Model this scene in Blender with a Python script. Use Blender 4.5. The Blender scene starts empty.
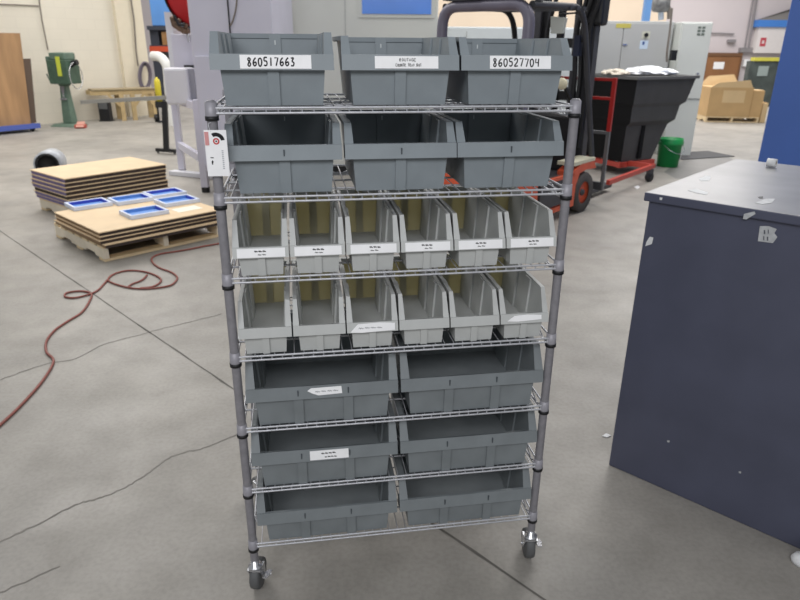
import bpy, bmesh, math, random
from mathutils import Vector, Matrix
random.seed(7)
scn = bpy.context.scene
COL = scn.collection
PI = math.pi

# ------------------------------------------------------------------ camera model
FPX, ZC, PITCH, ROLL = 644.35, 1.5735, 0.3782, 0.0085
cF = Vector((0, math.cos(PITCH), -math.sin(PITCH)))
_u = Vector((0, math.sin(PITCH), math.cos(PITCH)))
cR = Vector((1, 0, 0)) * math.cos(ROLL) + _u * math.sin(ROLL)
cU = -Vector((1, 0, 0)) * math.sin(ROLL) + _u * math.cos(ROLL)
EYE = Vector((0, 0, ZC))
def ray(px, py): return cR * ((px - 400) / FPX) + cU * ((300 - py) / FPX) + cF
def ground(px, py, z=0.0):
    d = ray(px, py); return EYE + d * ((z - ZC) / d.z)
def at(px, py, Y):
    d = ray(px, py); return EYE + d * (Y / d.y)

# ------------------------------------------------------------------ materials
def srgb(r, g, b):
    def f(c):
        c /= 255.0
        return c / 12.92 if c <= 0.04045 else ((c + 0.055) / 1.055) ** 2.4
    return (f(r), f(g), f(b), 1)
MATS = {}
def mat(name, col, rough=0.5, metal=0.0, noise=0.0, scale=8.0, spec=0.5, trans=None, stretch=None, bump=0.0):
    if name in MATS: return MATS[name]
    m = bpy.data.materials.new(name); m.use_nodes = True
    nt = m.node_tree; n = nt.nodes; l = nt.links
    b = n['Principled BSDF']
    c = srgb(*col)
    b.inputs['Base Color'].default_value = c
    b.inputs['Roughness'].default_value = rough
    b.inputs['Metallic'].default_value = metal
    b.inputs['Specular IOR Level'].default_value = spec
    tc = n.new('ShaderNodeTexCoord')
    src = tc.outputs['Object']
    if stretch:
        mp = n.new('ShaderNodeMapping'); mp.inputs['Scale'].default_value = stretch
        l.new(src, mp.inputs['Vector']); src = mp.outputs['Vector']
    nz = n.new('ShaderNodeTexNoise'); nz.inputs['Scale'].default_value = scale; nz.inputs['Detail'].default_value = 5
    l.new(src, nz.inputs['Vector'])
    rp = n.new('ShaderNodeValToRGB')
    k = max(noise, 0.02)
    rp.color_ramp.elements[0].position = 0.3; rp.color_ramp.elements[1].position = 0.7
    rp.color_ramp.elements[0].color = (c[0]*(1-k), c[1]*(1-k), c[2]*(1-k), 1)
    rp.color_ramp.elements[1].color = (min(1, c[0]*(1+k)), min(1, c[1]*(1+k)), min(1, c[2]*(1+k)), 1)
    l.new(nz.outputs['Fac'], rp.inputs['Fac']); l.new(rp.outputs['Color'], b.inputs['Base Color'])
    if bump:
        bp = n.new('ShaderNodeBump'); bp.inputs['Strength'].default_value = bump; bp.inputs['Distance'].default_value = 0.01
        l.new(nz.outputs['Fac'], bp.inputs['Height']); l.new(bp.outputs['Normal'], b.inputs['Normal'])
    if trans:
        tr = n.new('ShaderNodeBsdfTranslucent'); tr.inputs['Color'].default_value = srgb(*trans[:3])
        mx = n.new('ShaderNodeMixShader'); mx.inputs['Fac'].default_value = trans[3]
        l.new(b.outputs[0], mx.inputs[1]); l.new(tr.outputs[0], mx.inputs[2])
        l.new(mx.outputs[0], n['Material Output'].inputs['Surface'])
    MATS[name] = m
    return m

# ------------------------------------------------------------------ mesh builder
class MB:
    def __init__(s): s.v = []; s.f = []; s.m = []; s.mats = []; s.sm = []
    def mi(s, m):
        if m not in s.mats: s.mats.append(m)
        return s.mats.index(m)
    def add(s, vs, fs, m, smooth=False):
        o = len(s.v); s.v += [Vector(p) for p in vs]; k = s.mi(m)
        for f in fs: s.f.append([o + i for i in f]); s.m.append(k); s.sm.append(smooth)
        return s
    def box(s, x0, x1, y0, y1, z0, z1, m):
        vs = [(x, y, z) for z in (z0, z1) for y in (y0, y1) for x in (x0, x1)]
        return s.add(vs, [(0,2,3,1),(4,5,7,6),(0,1,5,4),(2,6,7,3),(0,4,6,2),(1,3,7,5)], m)
    def hexa(s, p, m):          # 8 points: bottom 4 ccw, top 4 ccw
        return s.add(p, [(3,2,1,0),(4,5,6,7),(0,1,5,4),(1,2,6,5),(2,3,7,6),(3,0,4,7)], m)
    def obox(s, a, b, w, h, m, up=(0,0,1)):   # bar from a to b, width w, height h
        a, b = Vector(a), Vector(b); d = (b - a).normalized(); up = Vector(up)
        if abs(d.dot(up)) > 0.99: up = Vector((0, 1, 0))
        x = d.cross(up).normalized() * (w / 2); y = x.cross(d).normalized() * (h / 2)
        return s.hexa([a-x-y, a+x-y, a+x+y, a-x+y, b-x-y, b+x-y, b+x+y, b-x+y], m)
    def tube(s, pts, r, m, n=10, cap=True, smooth=True):
        pts = [Vector(p) for p in pts]
        rs = r if isinstance(r, (list, tuple)) else [r] * len(pts)
        rings = []; prev = None
        for i, p in enumerate(pts):
            d = (pts[min(i+1, len(pts)-1)] - pts[max(i-1, 0)]).normalized()
            if prev is None:
                a = Vector((0, 0, 1)) if abs(d.z) < 0.9 else Vector((1, 0, 0))
                x = d.cross(a).normalized()
            else:
                x = (prev - d * prev.dot(d)).normalized()
            prev = x; y = d.cross(x)
            rings.append([p + (x * math.cos(2*PI*k/n) + y * math.sin(2*PI*k/n)) * rs[i] for k in range(n)])
        vs = [q for rg in rings for q in rg]; fs = []
        for i in range(len(pts)-1):
            for k in range(n):
                fs.append((i*n+k, i*n+(k+1) % n, (i+1)*n+(k+1) % n, (i+1)*n+k))
        s.add(vs, fs, m, smooth)
        if cap:
            s.add(rings[0], [tuple(range(n-1, -1, -1))], m); s.add(rings[-1], [tuple(range(n))], m)
        return s
    def cyl(s, a, b, r, m, r1=None, n=20, cap=True): return s.tube([a, b], [r, r if r1 is None else r1], m, n, cap)
    def lathe(s, prof, m, c=(0, 0, 0), axis='z', n=24, smooth=True):  # prof: (r, t)
        vs = []; c = Vector(c)
        for r, t in prof:
            for k in range(n):
                a = 2*PI*k/n; u, w = r*math.cos(a), r*math.sin(a)
                vs.append(c + (Vector((u, w, t)) if axis == 'z' else Vector((t, u, w)) if axis == 'x' else Vector((w, t, u))))
        fs = []
        for i in range(len(prof)-1):
            for k in range(n): fs.append((i*n+k, i*n+(k+1) % n, (i+1)*n+(k+1) % n, (i+1)*n+k))
        return s.add(vs, fs, m, smooth)
    def prism(s, poly, fn0, fn1, m):   # poly of 2-D points mapped by two functions
        k = len(poly); a = [fn0(*p) for p in poly]; b = [fn1(*p) for p in poly]
        fs = [tuple(range(k-1, -1, -1)), tuple(range(k, 2*k))] + [(i, (i+1) % k, k+(i+1) % k, k+i) for i in range(k)]
        return s.add(a + b, fs, m)
    def mesh(s, name):
        me = bpy.data.meshes.new(name)
        me.from_pydata([tuple(v) for v in s.v], [], s.f)
        for m in s.mats: me.materials.append(m)
        for p, k, q in zip(me.polygons, s.m, s.sm): p.material_index = k; p.use_smooth = q
        bm = bmesh.new(); bm.from_mesh(me); bmesh.ops.recalc_face_normals(bm, faces=bm.faces); bm.to_mesh(me); bm.free()
        me.update(); return me
    def build(s, name, parent=None, bevel=0.0, loc=None):
        return link(name, s.mesh(name), parent, bevel, loc)
def link(name, me, parent=None, bevel=0.0, loc=None):
    o = bpy.data.objects.new(name, me); COL.objects.link(o)
    if parent: o.parent = parent
    if loc: o.location = loc
    if bevel:
        b = o.modifiers.new('Bevel', 'BEVEL'); b.width = bevel; b.segments = 2; b.limit_method = 'ANGLE'; b.angle_limit = 0.7
        b.harden_normals = False
    return o
def tag(o, label, cat, group=None):
    o['label'] = label; o['category'] = cat
    if group: o['group'] = group
    return o
def thing(name, label, cat, loc=(0, 0, 0), rz=0.0, group=None):
    o = bpy.data.objects.new(name, None); COL.objects.link(o)
    o.empty_display_size = 0.1; o.location = loc; o.rotation_euler = (0, 0, rz)
    return tag(o, label, cat, group)
def struct(o): o['kind'] = 'structure'; return o
def copy_tree(o, parent=None):
    c = o.copy(); COL.objects.link(c)
    if parent: c.parent = parent
    for ch in list(o.children): copy_tree(ch, c)
    return c
def arc_pts(pts, rad, n=6):      # polyline with rounded corners
    pts = [Vector(p) for p in pts]; out = [pts[0]]
    for a, b, c in zip(pts, pts[1:], pts[2:]):
        d1 = (a-b).normalized(); d2 = (c-b).normalized(); r = min(rad, (a-b).length*.49, (c-b).length*.49)
        p, q = b + d1*r, b + d2*r
        for i in range(n+1):
            t = i/n; out.append(p*(1-t)**2 + b*2*t*(1-t) + q*t*t)
    out.append(pts[-1]); return out
def spline(pts, n=6):            # Catmull-Rom
    P = [Vector(p) for p in pts]; P = [P[0]*2-P[1]] + P + [P[-1]*2-P[-2]]; out = []
    for i in range(1, len(P)-2):
        for k in range(n):
            t = k/n; a, b, c, d = P[i-1], P[i], P[i+1], P[i+2]
            out.append(0.5*((2*b) + (c-a)*t + (2*a-5*b+4*c-d)*t*t + (3*b-a-3*c+d)*t**3))
    out.append(P[-2]); return out

# palette
steel = mat('post_steel', (138, 136, 141), .45, .15, .10, 60)
collarm = mat('collar_grey', (154, 152, 159), .42, .1, .08, 60)
ring_black = mat('ring_black', (22, 22, 25), .5)
wire = mat('wire_chrome', (192, 193, 198), .35, .35, .08, 40)
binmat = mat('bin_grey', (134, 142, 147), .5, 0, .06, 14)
binshade = mat('bin_grey_shaded', (124, 130, 133), .5, 0, .10, 12)  # same grey plastic; the lower tiers' shade is put into a darker tone
binpale = mat('bin_pale', (190, 192, 190), .5, 0, .06, 14)
binback = mat('bin_back_glow', (196, 192, 166), .5, 0, .08, 10, trans=(226, 218, 172, .30))  # glow of light through the back wall put into a yellowish translucent tone
paper = mat('paper_white', (248, 248, 249), .7, 0, .03, 30)
ink = mat('ink_black', (22, 22, 26), .8)
faint = mat('ink_faint', (95, 97, 104), .8)
slotm = mat('slot_backlit', (205, 210, 210), .6)
chrome = mat('chrome', (205, 206, 210), .25, .8)
rubber = mat('rubber_grey', (92, 93, 94), .6)
black = mat('black_plastic', (24, 24, 27), .5, 0, .1)
wood = mat('pallet_wood', (232, 208, 166), .7, 0, .12, 6, stretch=(1, 12, 12))
ply = mat('board_tan', (224, 198, 160), .6, 0, .06, 5)
dustfilm = mat('board_edge_purple', (120, 108, 150), .6, 0, .2, 20)
darkedge = mat('board_underside', (62, 51, 47), .7)
white = mat('machine_white', (212, 212, 218), .45, 0, .03, 3)
lav = mat('machine_lavender', (204, 202, 215), .45, 0, .03, 3)
cream = mat('machine_cream', (212, 214, 207), .45, 0, .02, 3)

# ------------------------------------------------------------------ setting
def floor_material():
    m = bpy.data.materials.new('concrete_floor'); m.use_nodes = True
    nt = m.node_tree; n = nt.nodes; l = nt.links; b = n['Principled BSDF']
    tc = n.new('ShaderNodeTexCoord')
    def noise(sc, det, dist=0):
        z = n.new('ShaderNodeTexNoise'); z.inputs['Scale'].default_value = sc; z.inputs['Detail'].default_value = det
        z.inputs['Distortion'].default_value = dist; l.new(tc.outputs['Object'], z.inputs['Vector']); return z
    def ramp(src, stops):
        r = n.new('ShaderNodeValToRGB'); e = r.color_ramp.elements
        e[0].position, e[0].color = stops[0][0], stops[0][1]; e[1].position, e[1].color = stops[1][0], stops[1][1]
        for p, c in stops[2:]: x = e.new(p); x.color = c
        l.new(src, r.inputs['Fac']); return r
    def mult(a, bb, f=1.0):
        x = n.new('ShaderNodeMix'); x.data_type = 'RGBA'; x.blend_type = 'MULTIPLY'; x.inputs[0].default_value = f
        l.new(a, x.inputs[6]); l.new(bb, x.inputs[7]); return x.outputs[2]
    base = ramp(noise(.9, 6, .4).outputs['Fac'], [(.3, srgb(147, 143, 137)), (.72, srgb(174, 169, 161))])
    mid = ramp(noise(5, 8, .3).outputs['Fac'], [(.3, (.84, .84, .83, 1)), (.6, (1, 1, 1, 1))])
    fine = ramp(noise(60, 4).outputs['Fac'], [(.3, (.88, .88, .88, 1)), (.6, (1.0, 1.0, 1.0, 1))])
    stain = ramp(noise(2.6, 5, .6).outputs['Fac'], [(.66, (1, 1, 1, 1)), (.78, (.62, .61, .60, 1))])
    c = mult(base.outputs[0], mid.outputs[0]); c = mult(c, fine.outputs[0]); c = mult(c, stain.outputs[0], .55)
    l.new(c, b.inputs['Base Color'])
    rr = ramp(noise(3, 5).outputs['Fac'], [(.3, (.42,)*3+(1,)), (.7, (.62,)*3+(1,))])
    l.new(rr.outputs[0], b.inputs['Roughness']); b.inputs['Specular IOR Level'].default_value = .4
    bp = n.new('ShaderNodeBump'); bp.inputs['Strength'].default_value = .08; l.new(noise(90, 3).outputs['Fac'], bp.inputs['Height'])
    l.new(bp.outputs['Normal'], b.inputs['Normal'])
    return m
fl = struct(MB().box(-14, 16, -3, 30, -.1, 0, floor_material()).build('floor'))
crackm = mat('crack_dark', (124, 120, 114), .8, 0, .2, 6)
jointm = mat('joint_dark', (100, 96, 91), .8, 0, .3, 5)
def ribbon(pts, w, m, z=.0012, jit=0):
    mb = MB(); P = [Vector((p.x, p.y, z)) for p in pts]; L = []
    for i, p in enumerate(P):
        d = (P[min(i+1, len(P)-1)] - P[max(i-1, 0)]).normalized(); nn = Vector((-d.y, d.x, 0))
        p = p + nn * random.uniform(-jit, jit); ww = w * random.uniform(.6, 1.2) if jit else w
        L += [p + nn*ww/2, p - nn*ww/2]
    mb.add(L, [(2*i, 2*i+1, 2*i+3, 2*i+2) for i in range(len(P)-1)], m)
    return mb
def px_line(pl, n=1): return [ground(*p) for p in pl]
a, b = ground(0, 231), ground(545, 600)
ribbon([a + (b-a)*t for t in [i/60-.6 for i in range(110)]], .010, jointm, jit=.0012).build('control_joint', fl)
for pl in ([(0,380),(25,371),(50,363),(75,359),(100,346),(120,340),(140,335),(165,328),(190,322),(222,314)],
           [(-12,549),(10,537),(40,523),(75,505),(92,500),(105,496),(120,490),(135,482),(150,472),(165,460),(182,453),(200,449),(216,443),(240,434)],
           [(-8,596),(25,582),(60,566)]):
    ribbon(spline([Vector(p).to_3d() if False else ground(*p) for p in pl], 5), .0075 if pl[0][1] != 596 else .005, crackm, jit=.004).build('crack', fl)

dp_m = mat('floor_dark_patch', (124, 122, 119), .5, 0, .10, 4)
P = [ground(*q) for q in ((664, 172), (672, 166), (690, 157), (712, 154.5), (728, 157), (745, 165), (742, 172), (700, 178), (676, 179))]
MB().add([(q.x, q.y, .0008) for q in P], [tuple(range(len(P)))], dp_m).build('dark_patch', fl)  # flat polygon a little darker than the floor around it
def wall_material(name, col, blocks=False, bscale=1.0):
    m = bpy.data.materials.new(name); m.use_nodes = True; nt = m.node_tree; n = nt.nodes; l = nt.links; b = n['Principled BSDF']
    b.inputs['Roughness'].default_value = .75
    tc = n.new('ShaderNodeTexCoord'); c = srgb(*col)
    if blocks:
        br = n.new('ShaderNodeTexBrick'); br.inputs['Color1'].default_value = c
        br.inputs['Color2'].default_value = tuple(x*.975 for x in c[:3]) + (1,)
        br.inputs['Mortar'].default_value = tuple(x*.95 for x in c[:3]) + (1,)
        br.inputs['Scale'].default_value = 1; br.inputs['Brick Width'].default_value = .4; br.inputs['Row Height'].default_value = .2
        br.inputs['Mortar Size'].default_value = .008
        mp = n.new('ShaderNodeMapping'); mp.inputs['Rotation'].default_value = (PI/2, 0, 0)
        l.new(tc.outputs['Object'], mp.inputs['Vector']); l.new(mp.outputs[0], br.inputs['Vector']); src = br.outputs['Color']
    else:
        rgb = n.new('ShaderNodeRGB'); rgb.outputs[0].default_value = c; src = rgb.outputs[0]
    nz = n.new('ShaderNodeTexNoise'); nz.inputs['Scale'].default_value = .8; nz.inputs['Detail'].default_value = 4
    l.new(tc.outputs['Object'], nz.inputs['Vector'])
    rp = n.new('ShaderNodeValToRGB'); rp.color_ramp.elements[0].position = .3; rp.color_ramp.elements[0].color = (.93, .93, .93, 1); rp.color_ramp.elements[1].position = .65
    l.new(nz.outputs['Fac'], rp.inputs['Fac'])
    x = n.new('ShaderNodeMix'); x.data_type = 'RGBA'; x.blend_type = 'MULTIPLY'; x.inputs[0].default_value = 1
    l.new(src, x.inputs[6]); l.new(rp.outputs[0], x.inputs[7]); l.new(x.outputs[2], b.inputs['Base Color'])
    return m
creamwall = wall_material('cream_block_wall', (226, 219, 203), True)
WA = Vector((-9.35, 10.6, 0)); WB = Vector((-5.82, 15.54, 0)); wd = (WB-WA).normalized(); wlen = (WB-WA).length
wang = math.atan2(wd.y, wd.x)
wl = MB().box(0, wlen, 0, .3, 0, 5.5, creamwall).build('wall_left', loc=WA); wl.rotation_euler.z = wang; struct(wl)
# pilaster at the wall's end and thin conduits / panel lines on it
tr = MB().box(wlen-.62, wlen+.02, -.10, 0, 0, 5.5, mat('pilaster_cream', (222, 212, 190), .75)).build('trim_1', loc=WA); tr.rotation_euler.z = wang; struct(tr)
wall2 = struct(MB().box(-13, 16, 23, 23.3, 0, 7, wall_material('far_wall_mauve', (212, 203, 205))).build('wall_back'))
struct(MB().box(-1.5, 8.6, 22.9, 23.0, 1.6, 7, wall_material('far_wall_peach', (232, 214, 192))).build('trim_2'))

def W_local(p):   # wall-left local coords of a world point
    q = Vector(p) - WA; return q.dot(wd), q.dot(Vector((-wd.y, wd.x, 0))), q.z
linem = mat('conduit_grey', (120, 112, 104), .6)
def wall_hit(px, py, off=0.0):
    d = ray(px, py); nn = Vector((-wd.y, wd.x, 0)); t = ((WA - EYE).dot(nn) - off) / d.dot(nn)
    return EYE + d*t
for nm, pl, r, lab in (('conduit', [(130, -6), (134, 20), (136, 50), (138, 66)], .018, 'thin grey conduit running up the cream wall beside the pilaster'),
                  ('panel_seam', [(38, -8), (42, 20), (48, 50)], .012, 'thin brown vertical seam strip on the cream wall above the green drill press'),
                  ('cable_run', [(-5, 4), (20, 5), (39, 6)], .012, 'thin horizontal cable on the cream wall above the plywood sheets')):
    tag(MB().tube([wall_hit(*p, .03 if nm != 'conduit' else .13) for p in pl], r, linem, 8).build(nm), lab, 'conduit' if nm == 'conduit' else 'cable' if nm == 'cable_run' else 'strip')

# ------------------------------------------------------------------ shelving unit
SX, SY, YAW, SW, SD = -.0019, 1.5942, .159, .876, .412
SH = [1.4345, 1.2275, 1.0223, .8029, .5832, .3786, .1807]
def S(a, b, z=0.0): return Vector((SX + math.cos(YAW)*a - math.sin(YAW)*b, SY + math.sin(YAW)*a + math.cos(YAW)*b, z))
unit = thing('wire_shelving_unit', 'tall grey wire shelving unit on casters with seven tiers holding plastic bins', 'shelving', (SX, SY, 0), YAW)
def shelf_mesh():
    m = MB(); x = SW/2; r = .0030
    for z in (0, -.0115): m.tube([(-x, -.006, z), (x, -.006, z)], r, wire, 8)
    for z in (0, -.028):
        m.tube([(-x, SD, z), (x, SD, z)], r, wire, 8)
        for sx in (-x, x): m.tube([(sx, 0, z), (sx, SD, z)], r, wire, 8)
    k = 32
    for i in range(k):                      # front stitch wires
        X = -x + (i+.5)*SW/k
        m.tube([(X, -.006, 0), (X, -.006, -.0115)], .0018, wire, 6)
    k = 14
    zz = [(-x + i*SW/k, SD, -.028*(i % 2)) for i in range(k+1)]
    for p, q in zip(zz, zz[1:]): m.tube([p, q], .0022, wire, 6)
    k = 7
    for sx in (-x, x):
        zz = [(sx, i*SD/k, -.028*(i % 2)) for i in range(k+1)]
        for p, q in zip(zz, zz[1:]): m.tube([p, q], .0022, wire, 6)
    k = 34
    for i in range(1, k):
        X = -x + i*SW/k
        m.tube([(X, -.006, .0), (X, SD, .0)], .0016, wire, 5)
    for Y in (.1, .205, .31): m.tube([(-x, Y, -.0045), (x, Y, -.0045)], .003, wire, 6)
    return m.mesh('wire_shelf')
def collar_mesh():
    m = MB()
    m.lathe([(.0118, .013), (.0136, .0125), (.0146, -.016), (.0146, -.018), (.0118, -.018)], collarm, n=20)
    m.lathe([(.0118, -.0175), (.0158, -.0178), (.0156, -.0275), (.0118, -.028)], ring_black, n=20)
    return m.mesh('corner_collar')
sm, cm = shelf_mesh(), collar_mesh()
for z in SH:
    sh = link('wire_shelf', sm, unit, loc=(0, 0, z))
    for sx in (-1, 1):
        for Y in (0, SD): link('corner_collar', cm, sh, loc=(sx*SW/2, Y, 0))
pm = MB(); pm.cyl((0, 0, .112), (0, 0, SH[0]+.014), .0120, steel, n=20)
pm.lathe([(0, SH[0]+.018), (.009, SH[0]+.017), (.0120, SH[0]+.012)], steel, n=20)
pmesh = pm.mesh('post')
def caster_parts(loc, rz):
    c = MB()
    c.lathe([(0, .118), (.012, .118), (.012, .098), (.021, .096), (.021, .090), (.017, .089), (.019, .086), (.019, .081), (.0, .081)], chrome, n=20)
    yo = .018
    for sx in (-1, 1):
        c.hexa([(sx*.019-.0018, yo-.012, .040), (sx*.019+.0018, yo-.012, .040), (sx*.019+.0018, yo+.012, .040), (sx*.019-.0018, yo+.012, .040),
                (sx*.019-.0018, -.017, .086), (sx*.019+.0018, -.017, .086), (sx*.019+.0018, .026, .086), (sx*.019-.0018, .026, .086)], chrome)
    c.box(-.0208, .0208, -.017, .026, .084, .088, chrome)
    c.cyl((-.024, yo, .048), (.024, yo, .048), .005, chrome, n=10)
    o = c.build('caster', unit, loc=loc); o.rotation_euler.z = rz
    w = MB(); w.lathe([(.0, -.015), (.034, -.015), (.046, -.013), (.048, -.006), (.048, .006), (.046, .013), (.034, .015), (0, .015)], rubber, c=(0, yo, .048), axis='x', n=28)
    w.build('wheel', o)
    p = MB(); p.obox((.024, yo, .05), (.040, yo-.012, .052), .016, .005, chrome); p.obox((.030, yo-.03, .058), (.036, yo+.012, .050), .014, .004, chrome)
    p.build('brake_pedal', o)
for sx in (-1, 1):
    for Y in (0, SD):
        link('post', pmesh, unit, loc=(sx*SW/2, Y, 0))
        caster_parts((sx*SW/2, Y, 0), {(-1, 0): -.25, (1, 0): -.12, (-1, SD): .5, (1, SD): 1.1}[(sx, Y)])

# ------------------------------------------------------------------ bins
def bin_meshes(w, d, h, hl, lh, ribs, m, tag_, ins=.023, ybo=.019, backm=None):
    t = .0035; wb = w*.5 - ins - .004; wt = w*.5 - ins*.62
    yb = ybo; ybt = ybo*.55            # front wall: bottom / top setback
    db = d - .018
    def X(z): return wb + (wt - wb)*z/h
    def Yf(z): return yb + (ybt - yb)*z/hl
    def Yb(z): return db + (d - .004 - db)*z/h
    yc = .045; B = MB()
    prof = [(Yf(0), 0), (Yb(0), 0), (Yb(h), h), (yc, h), (Yf(hl)+.004, hl)]
    for s in (-1, 1):
        B.prism(prof, lambda y, z: (s*X(z), y, z), lambda y, z: (s*(X(z)-t), y, z), m)
        # pilaster on the side wall: bulges inward
        for yy, ww in ((.36*d, .05*d), (.72*d, .12*d)):
            B.prism([(yy-ww, .004), (yy+ww, .004), (yy+ww, h-.004), (yy-ww, h-.004)], lambda y, z: (s*(X(z)-t), y, z), lambda y, z: (s*(X(z)-t-.005), y, z), m)
        # rim along the top of the side, then down the sloped front edge
        B.box(min(s*(wt-.004), s*(w/2-.002)), max(s*(wt-.004), s*(w/2-.002)), yc, d, h-.010, h, m)
        y1, z1 = Yf(hl)+.002, hl
        xi0, xo0, xi1, xo1 = X(hl)-.004, w/2, wt-.005, w/2-.002
        B.prism([(0, 0), (1, 0), (1, 1), (0, 1)],
                lambda u, v: (s*((xi0 if u == 0 else xo0)*(1-v) + (xi1 if u == 0 else xo1)*v), y1*(1-v)+yc*v-.002, z1*(1-v)+h*v),
                lambda u, v: (s*((xi0 if u == 0 else xo0)*(1-v) + (xi1 if u == 0 else xo1)*v), y1*(1-v)+yc*v+.005, z1*(1-v)+h*v), m)
    B.prism([(-1, 0), (1, 0), (1, 1), (-1, 1)], lambda u, v: (u*X(v*hl), Yf(v*hl), v*hl), lambda u, v: (u*X(v*hl), Yf(v*hl)+t, v*hl), m)
    B.prism([(-1, 0), (1, 0), (1, 1), (-1, 1)], lambda u, v: (u*X(v*h), Yb(v*h)-t, v*h), lambda u, v: (u*X(v*h), Yb(v*h), v*h), backm or m)
    B.box(-wb, wb, yb, db, 0, .005, m)
    B.box(-wt-.009, wt+.009, d-.012, d+.004, h-.012, h, m)     # rear rim
    for u in ribs:                     # outside front ribs and back-wall pilasters
        cx = u*w; rw = .013 if w > .2 else .009
        B.prism([(-1, 0), (1, 0), (1, 1), (-1, 1)], lambda a, v: (cx+a*rw, Yf(v*(hl-lh))-.006, v*(hl-lh)), lambda a, v: (cx+a*rw, Yf(v*(hl-lh))+.001, v*(hl-lh)), m)
        B.prism([(-1, 0), (1, 0), (1, 1), (-1, 1)], lambda a, v: (cx+a*rw*1.2, Yb(v*h)-t-.005, v*h), lambda a, v: (cx+a*rw*1.2, Yb(v*h)-t+.001, v*h), backm or m)
    B.box(-.0016, .0016, Yb(h)-t-.0075, Yb(h)-t-.004, h-.032, h-.017, slotm)  # pale plate painted as the bright background showing through the hang slot
    L = MB()                            # label-holder lip: slightly leaning strip with returns
    hw = w/2
    L.hexa([(-hw, -.004, hl-lh), (hw, -.004, hl-lh), (hw, .013, hl-lh), (-hw, .013, hl-lh), (-hw, .003, hl), (hw, .003, hl), (hw, .012, hl), (-hw, .012, hl)], m)
    if tag_ != 'top' and w > .2:
        for u in ribs: L.box(u*w-.0015, u*w+.0015, -.0030, .004, hl-lh+.010, hl-.010, mat('bin_seam', (70, 77, 82), .6))
    for s in (-1, 1):
        L.box(min(s*(hw-.006), s*hw), max(s*(hw-.006), s*hw), .004, .04, hl-lh, hl-.002, m)
    return B.mesh('body_'+tag_), L.mesh('lip_'+tag_), (hl, lh)
MID = bin_meshes(.277, .385, .163, .117, .035, (0,), binmat, 'mid')
TOPB = bin_meshes(.277, .385, .153, .113, .034, (0,), binmat, 'top')
TOPA = bin_meshes(.277, .385, .160, .113, .034, (0,), binmat, 'top')
SMALL = bin_meshes(.1375, .385, .137, .076, .026, (0,), binpale, 'small', .013, .012, binback)
LARGE = bin_meshes(.416, .390, .180, .117, .036, (-.165, .165), binshade, 'large', .026, .012)
LOW = bin_meshes(.416, .390, .169, .105, .036, (-.165, .165), binshade, 'low', .026, .012)

# hand lettering as stroke polylines in a unit box
GL = {
 '0': [[(.5,1),(.15,.8),(.1,.4),(.3,.03),(.6,.05),(.85,.4),(.8,.8),(.5,1)]],
 '1': [[(.5,1),(.45,0)]],
 '2': [[(.1,.75),(.35,1),(.75,.9),(.7,.55),(.1,.05),(.9,.08)]],
 '3': [[(.15,.95),(.75,.97),(.4,.58),(.8,.4),(.65,.05),(.1,.05)]],
 '4': [[(.2,1),(.12,.5),(.85,.5)],[(.85,1),(.75,0)]],
 '5': [[(.85,1),(.25,.97),(.2,.6),(.7,.55),(.8,.2),(.5,0),(.1,.08)]],
 '6': [[(.75,1),(.3,.7),(.12,.3),(.4,.02),(.8,.2),(.7,.48),(.2,.35)]],
 '7': [[(.08,.97),(.88,.97),(.4,0)]],
 '8': [[(.8,.85),(.45,1),(.2,.8),(.75,.3),(.5,.0),(.18,.2),(.8,.85)]],
 'A': [[(.05,0),(.5,1),(.95,0)],[(.2,.4),(.8,.4)]], 'B': [[(.1,0),(.1,1),(.7,.9),(.2,.52),(.8,.3),(.1,0)]],
 'C': [[(.9,.85),(.4,1),(.1,.5),(.4,0),(.9,.12)]], 'E': [[(.9,1),(.1,1),(.1,0),(.9,0)],[(.1,.5),(.7,.5)]],
 'G': [[(.9,.85),(.4,1),(.1,.5),(.4,0),(.9,.15),(.9,.45),(.55,.45)]], 'N': [[(.1,0),(.1,1),(.9,0),(.9,1)]],
 'O': [[(.5,1),(.1,.5),(.5,0),(.9,.5),(.5,1)]], 'R': [[(.1,0),(.1,1),(.8,.8),(.1,.5),(.9,0)]],
 'T': [[(.05,1),(.95,1)],[(.5,1),(.5,0)]], 'U': [[(.1,1),(.15,.1),(.8,.1),(.9,1)]], 'Y': [[(.1,1),(.5,.5)],[(.9,1),(.4,0)]],
 'S': [[(.85,.9),(.4,1),(.2,.7),(.8,.35),(.5,0),(.1,.1)]], 'M': [[(.05,0),(.15,1),(.5,.4),(.85,1),(.95,0)]], '.': [[(.4,.05),(.55,.0)]], '-': [[(.1,.5),(.9,.5)]],
 '~': [[(0,.4),(.2,.75),(.35,.3),(.55,.7),(.75,.35),(1,.6)]],
}
def lettering(text, cx, cz, width, height, sw, m, fn):
    """flat strokes; fn(u, v) -> 3-D point just proud of the label"""
    mb = MB(); n = len(text); adv = width/n
    for i, ch in enumerate(text):
        if ch not in GL: continue
        ox = cx - width/2 + i*adv + adv*.08; oz = cz - height/2 + random.uniform(-.05, .05)*height
        for st in GL[ch]:
            pts = [Vector((ox + p[0]*adv*.80, oz + p[1]*height, 0)) for p in st]
            if len(pts) > 3: pts = spline(pts, 4)
            L = []
            for k, p in enumerate(pts):
                d = (pts[min(k+1, len(pts)-1)] - pts[max(k-1, 0)])
                d = d.normalized() if d.length > 1e-9 else Vector((1, 0, 0)); nn = Vector((-d.y, d.x, 0))*sw/2
                for q in (p+nn, p-nn): L.append(fn(q.x, q.y))
            mb.add(L, [(2*k, 2*k+1, 2*k+3, 2*k+2) for k in range(len(pts)-1)], m)
    return mb
def lip_face(hl, lh, off):
    return lambda u, v: (u, -.004 + .007*v/lh - off, hl - lh + v)
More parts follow.
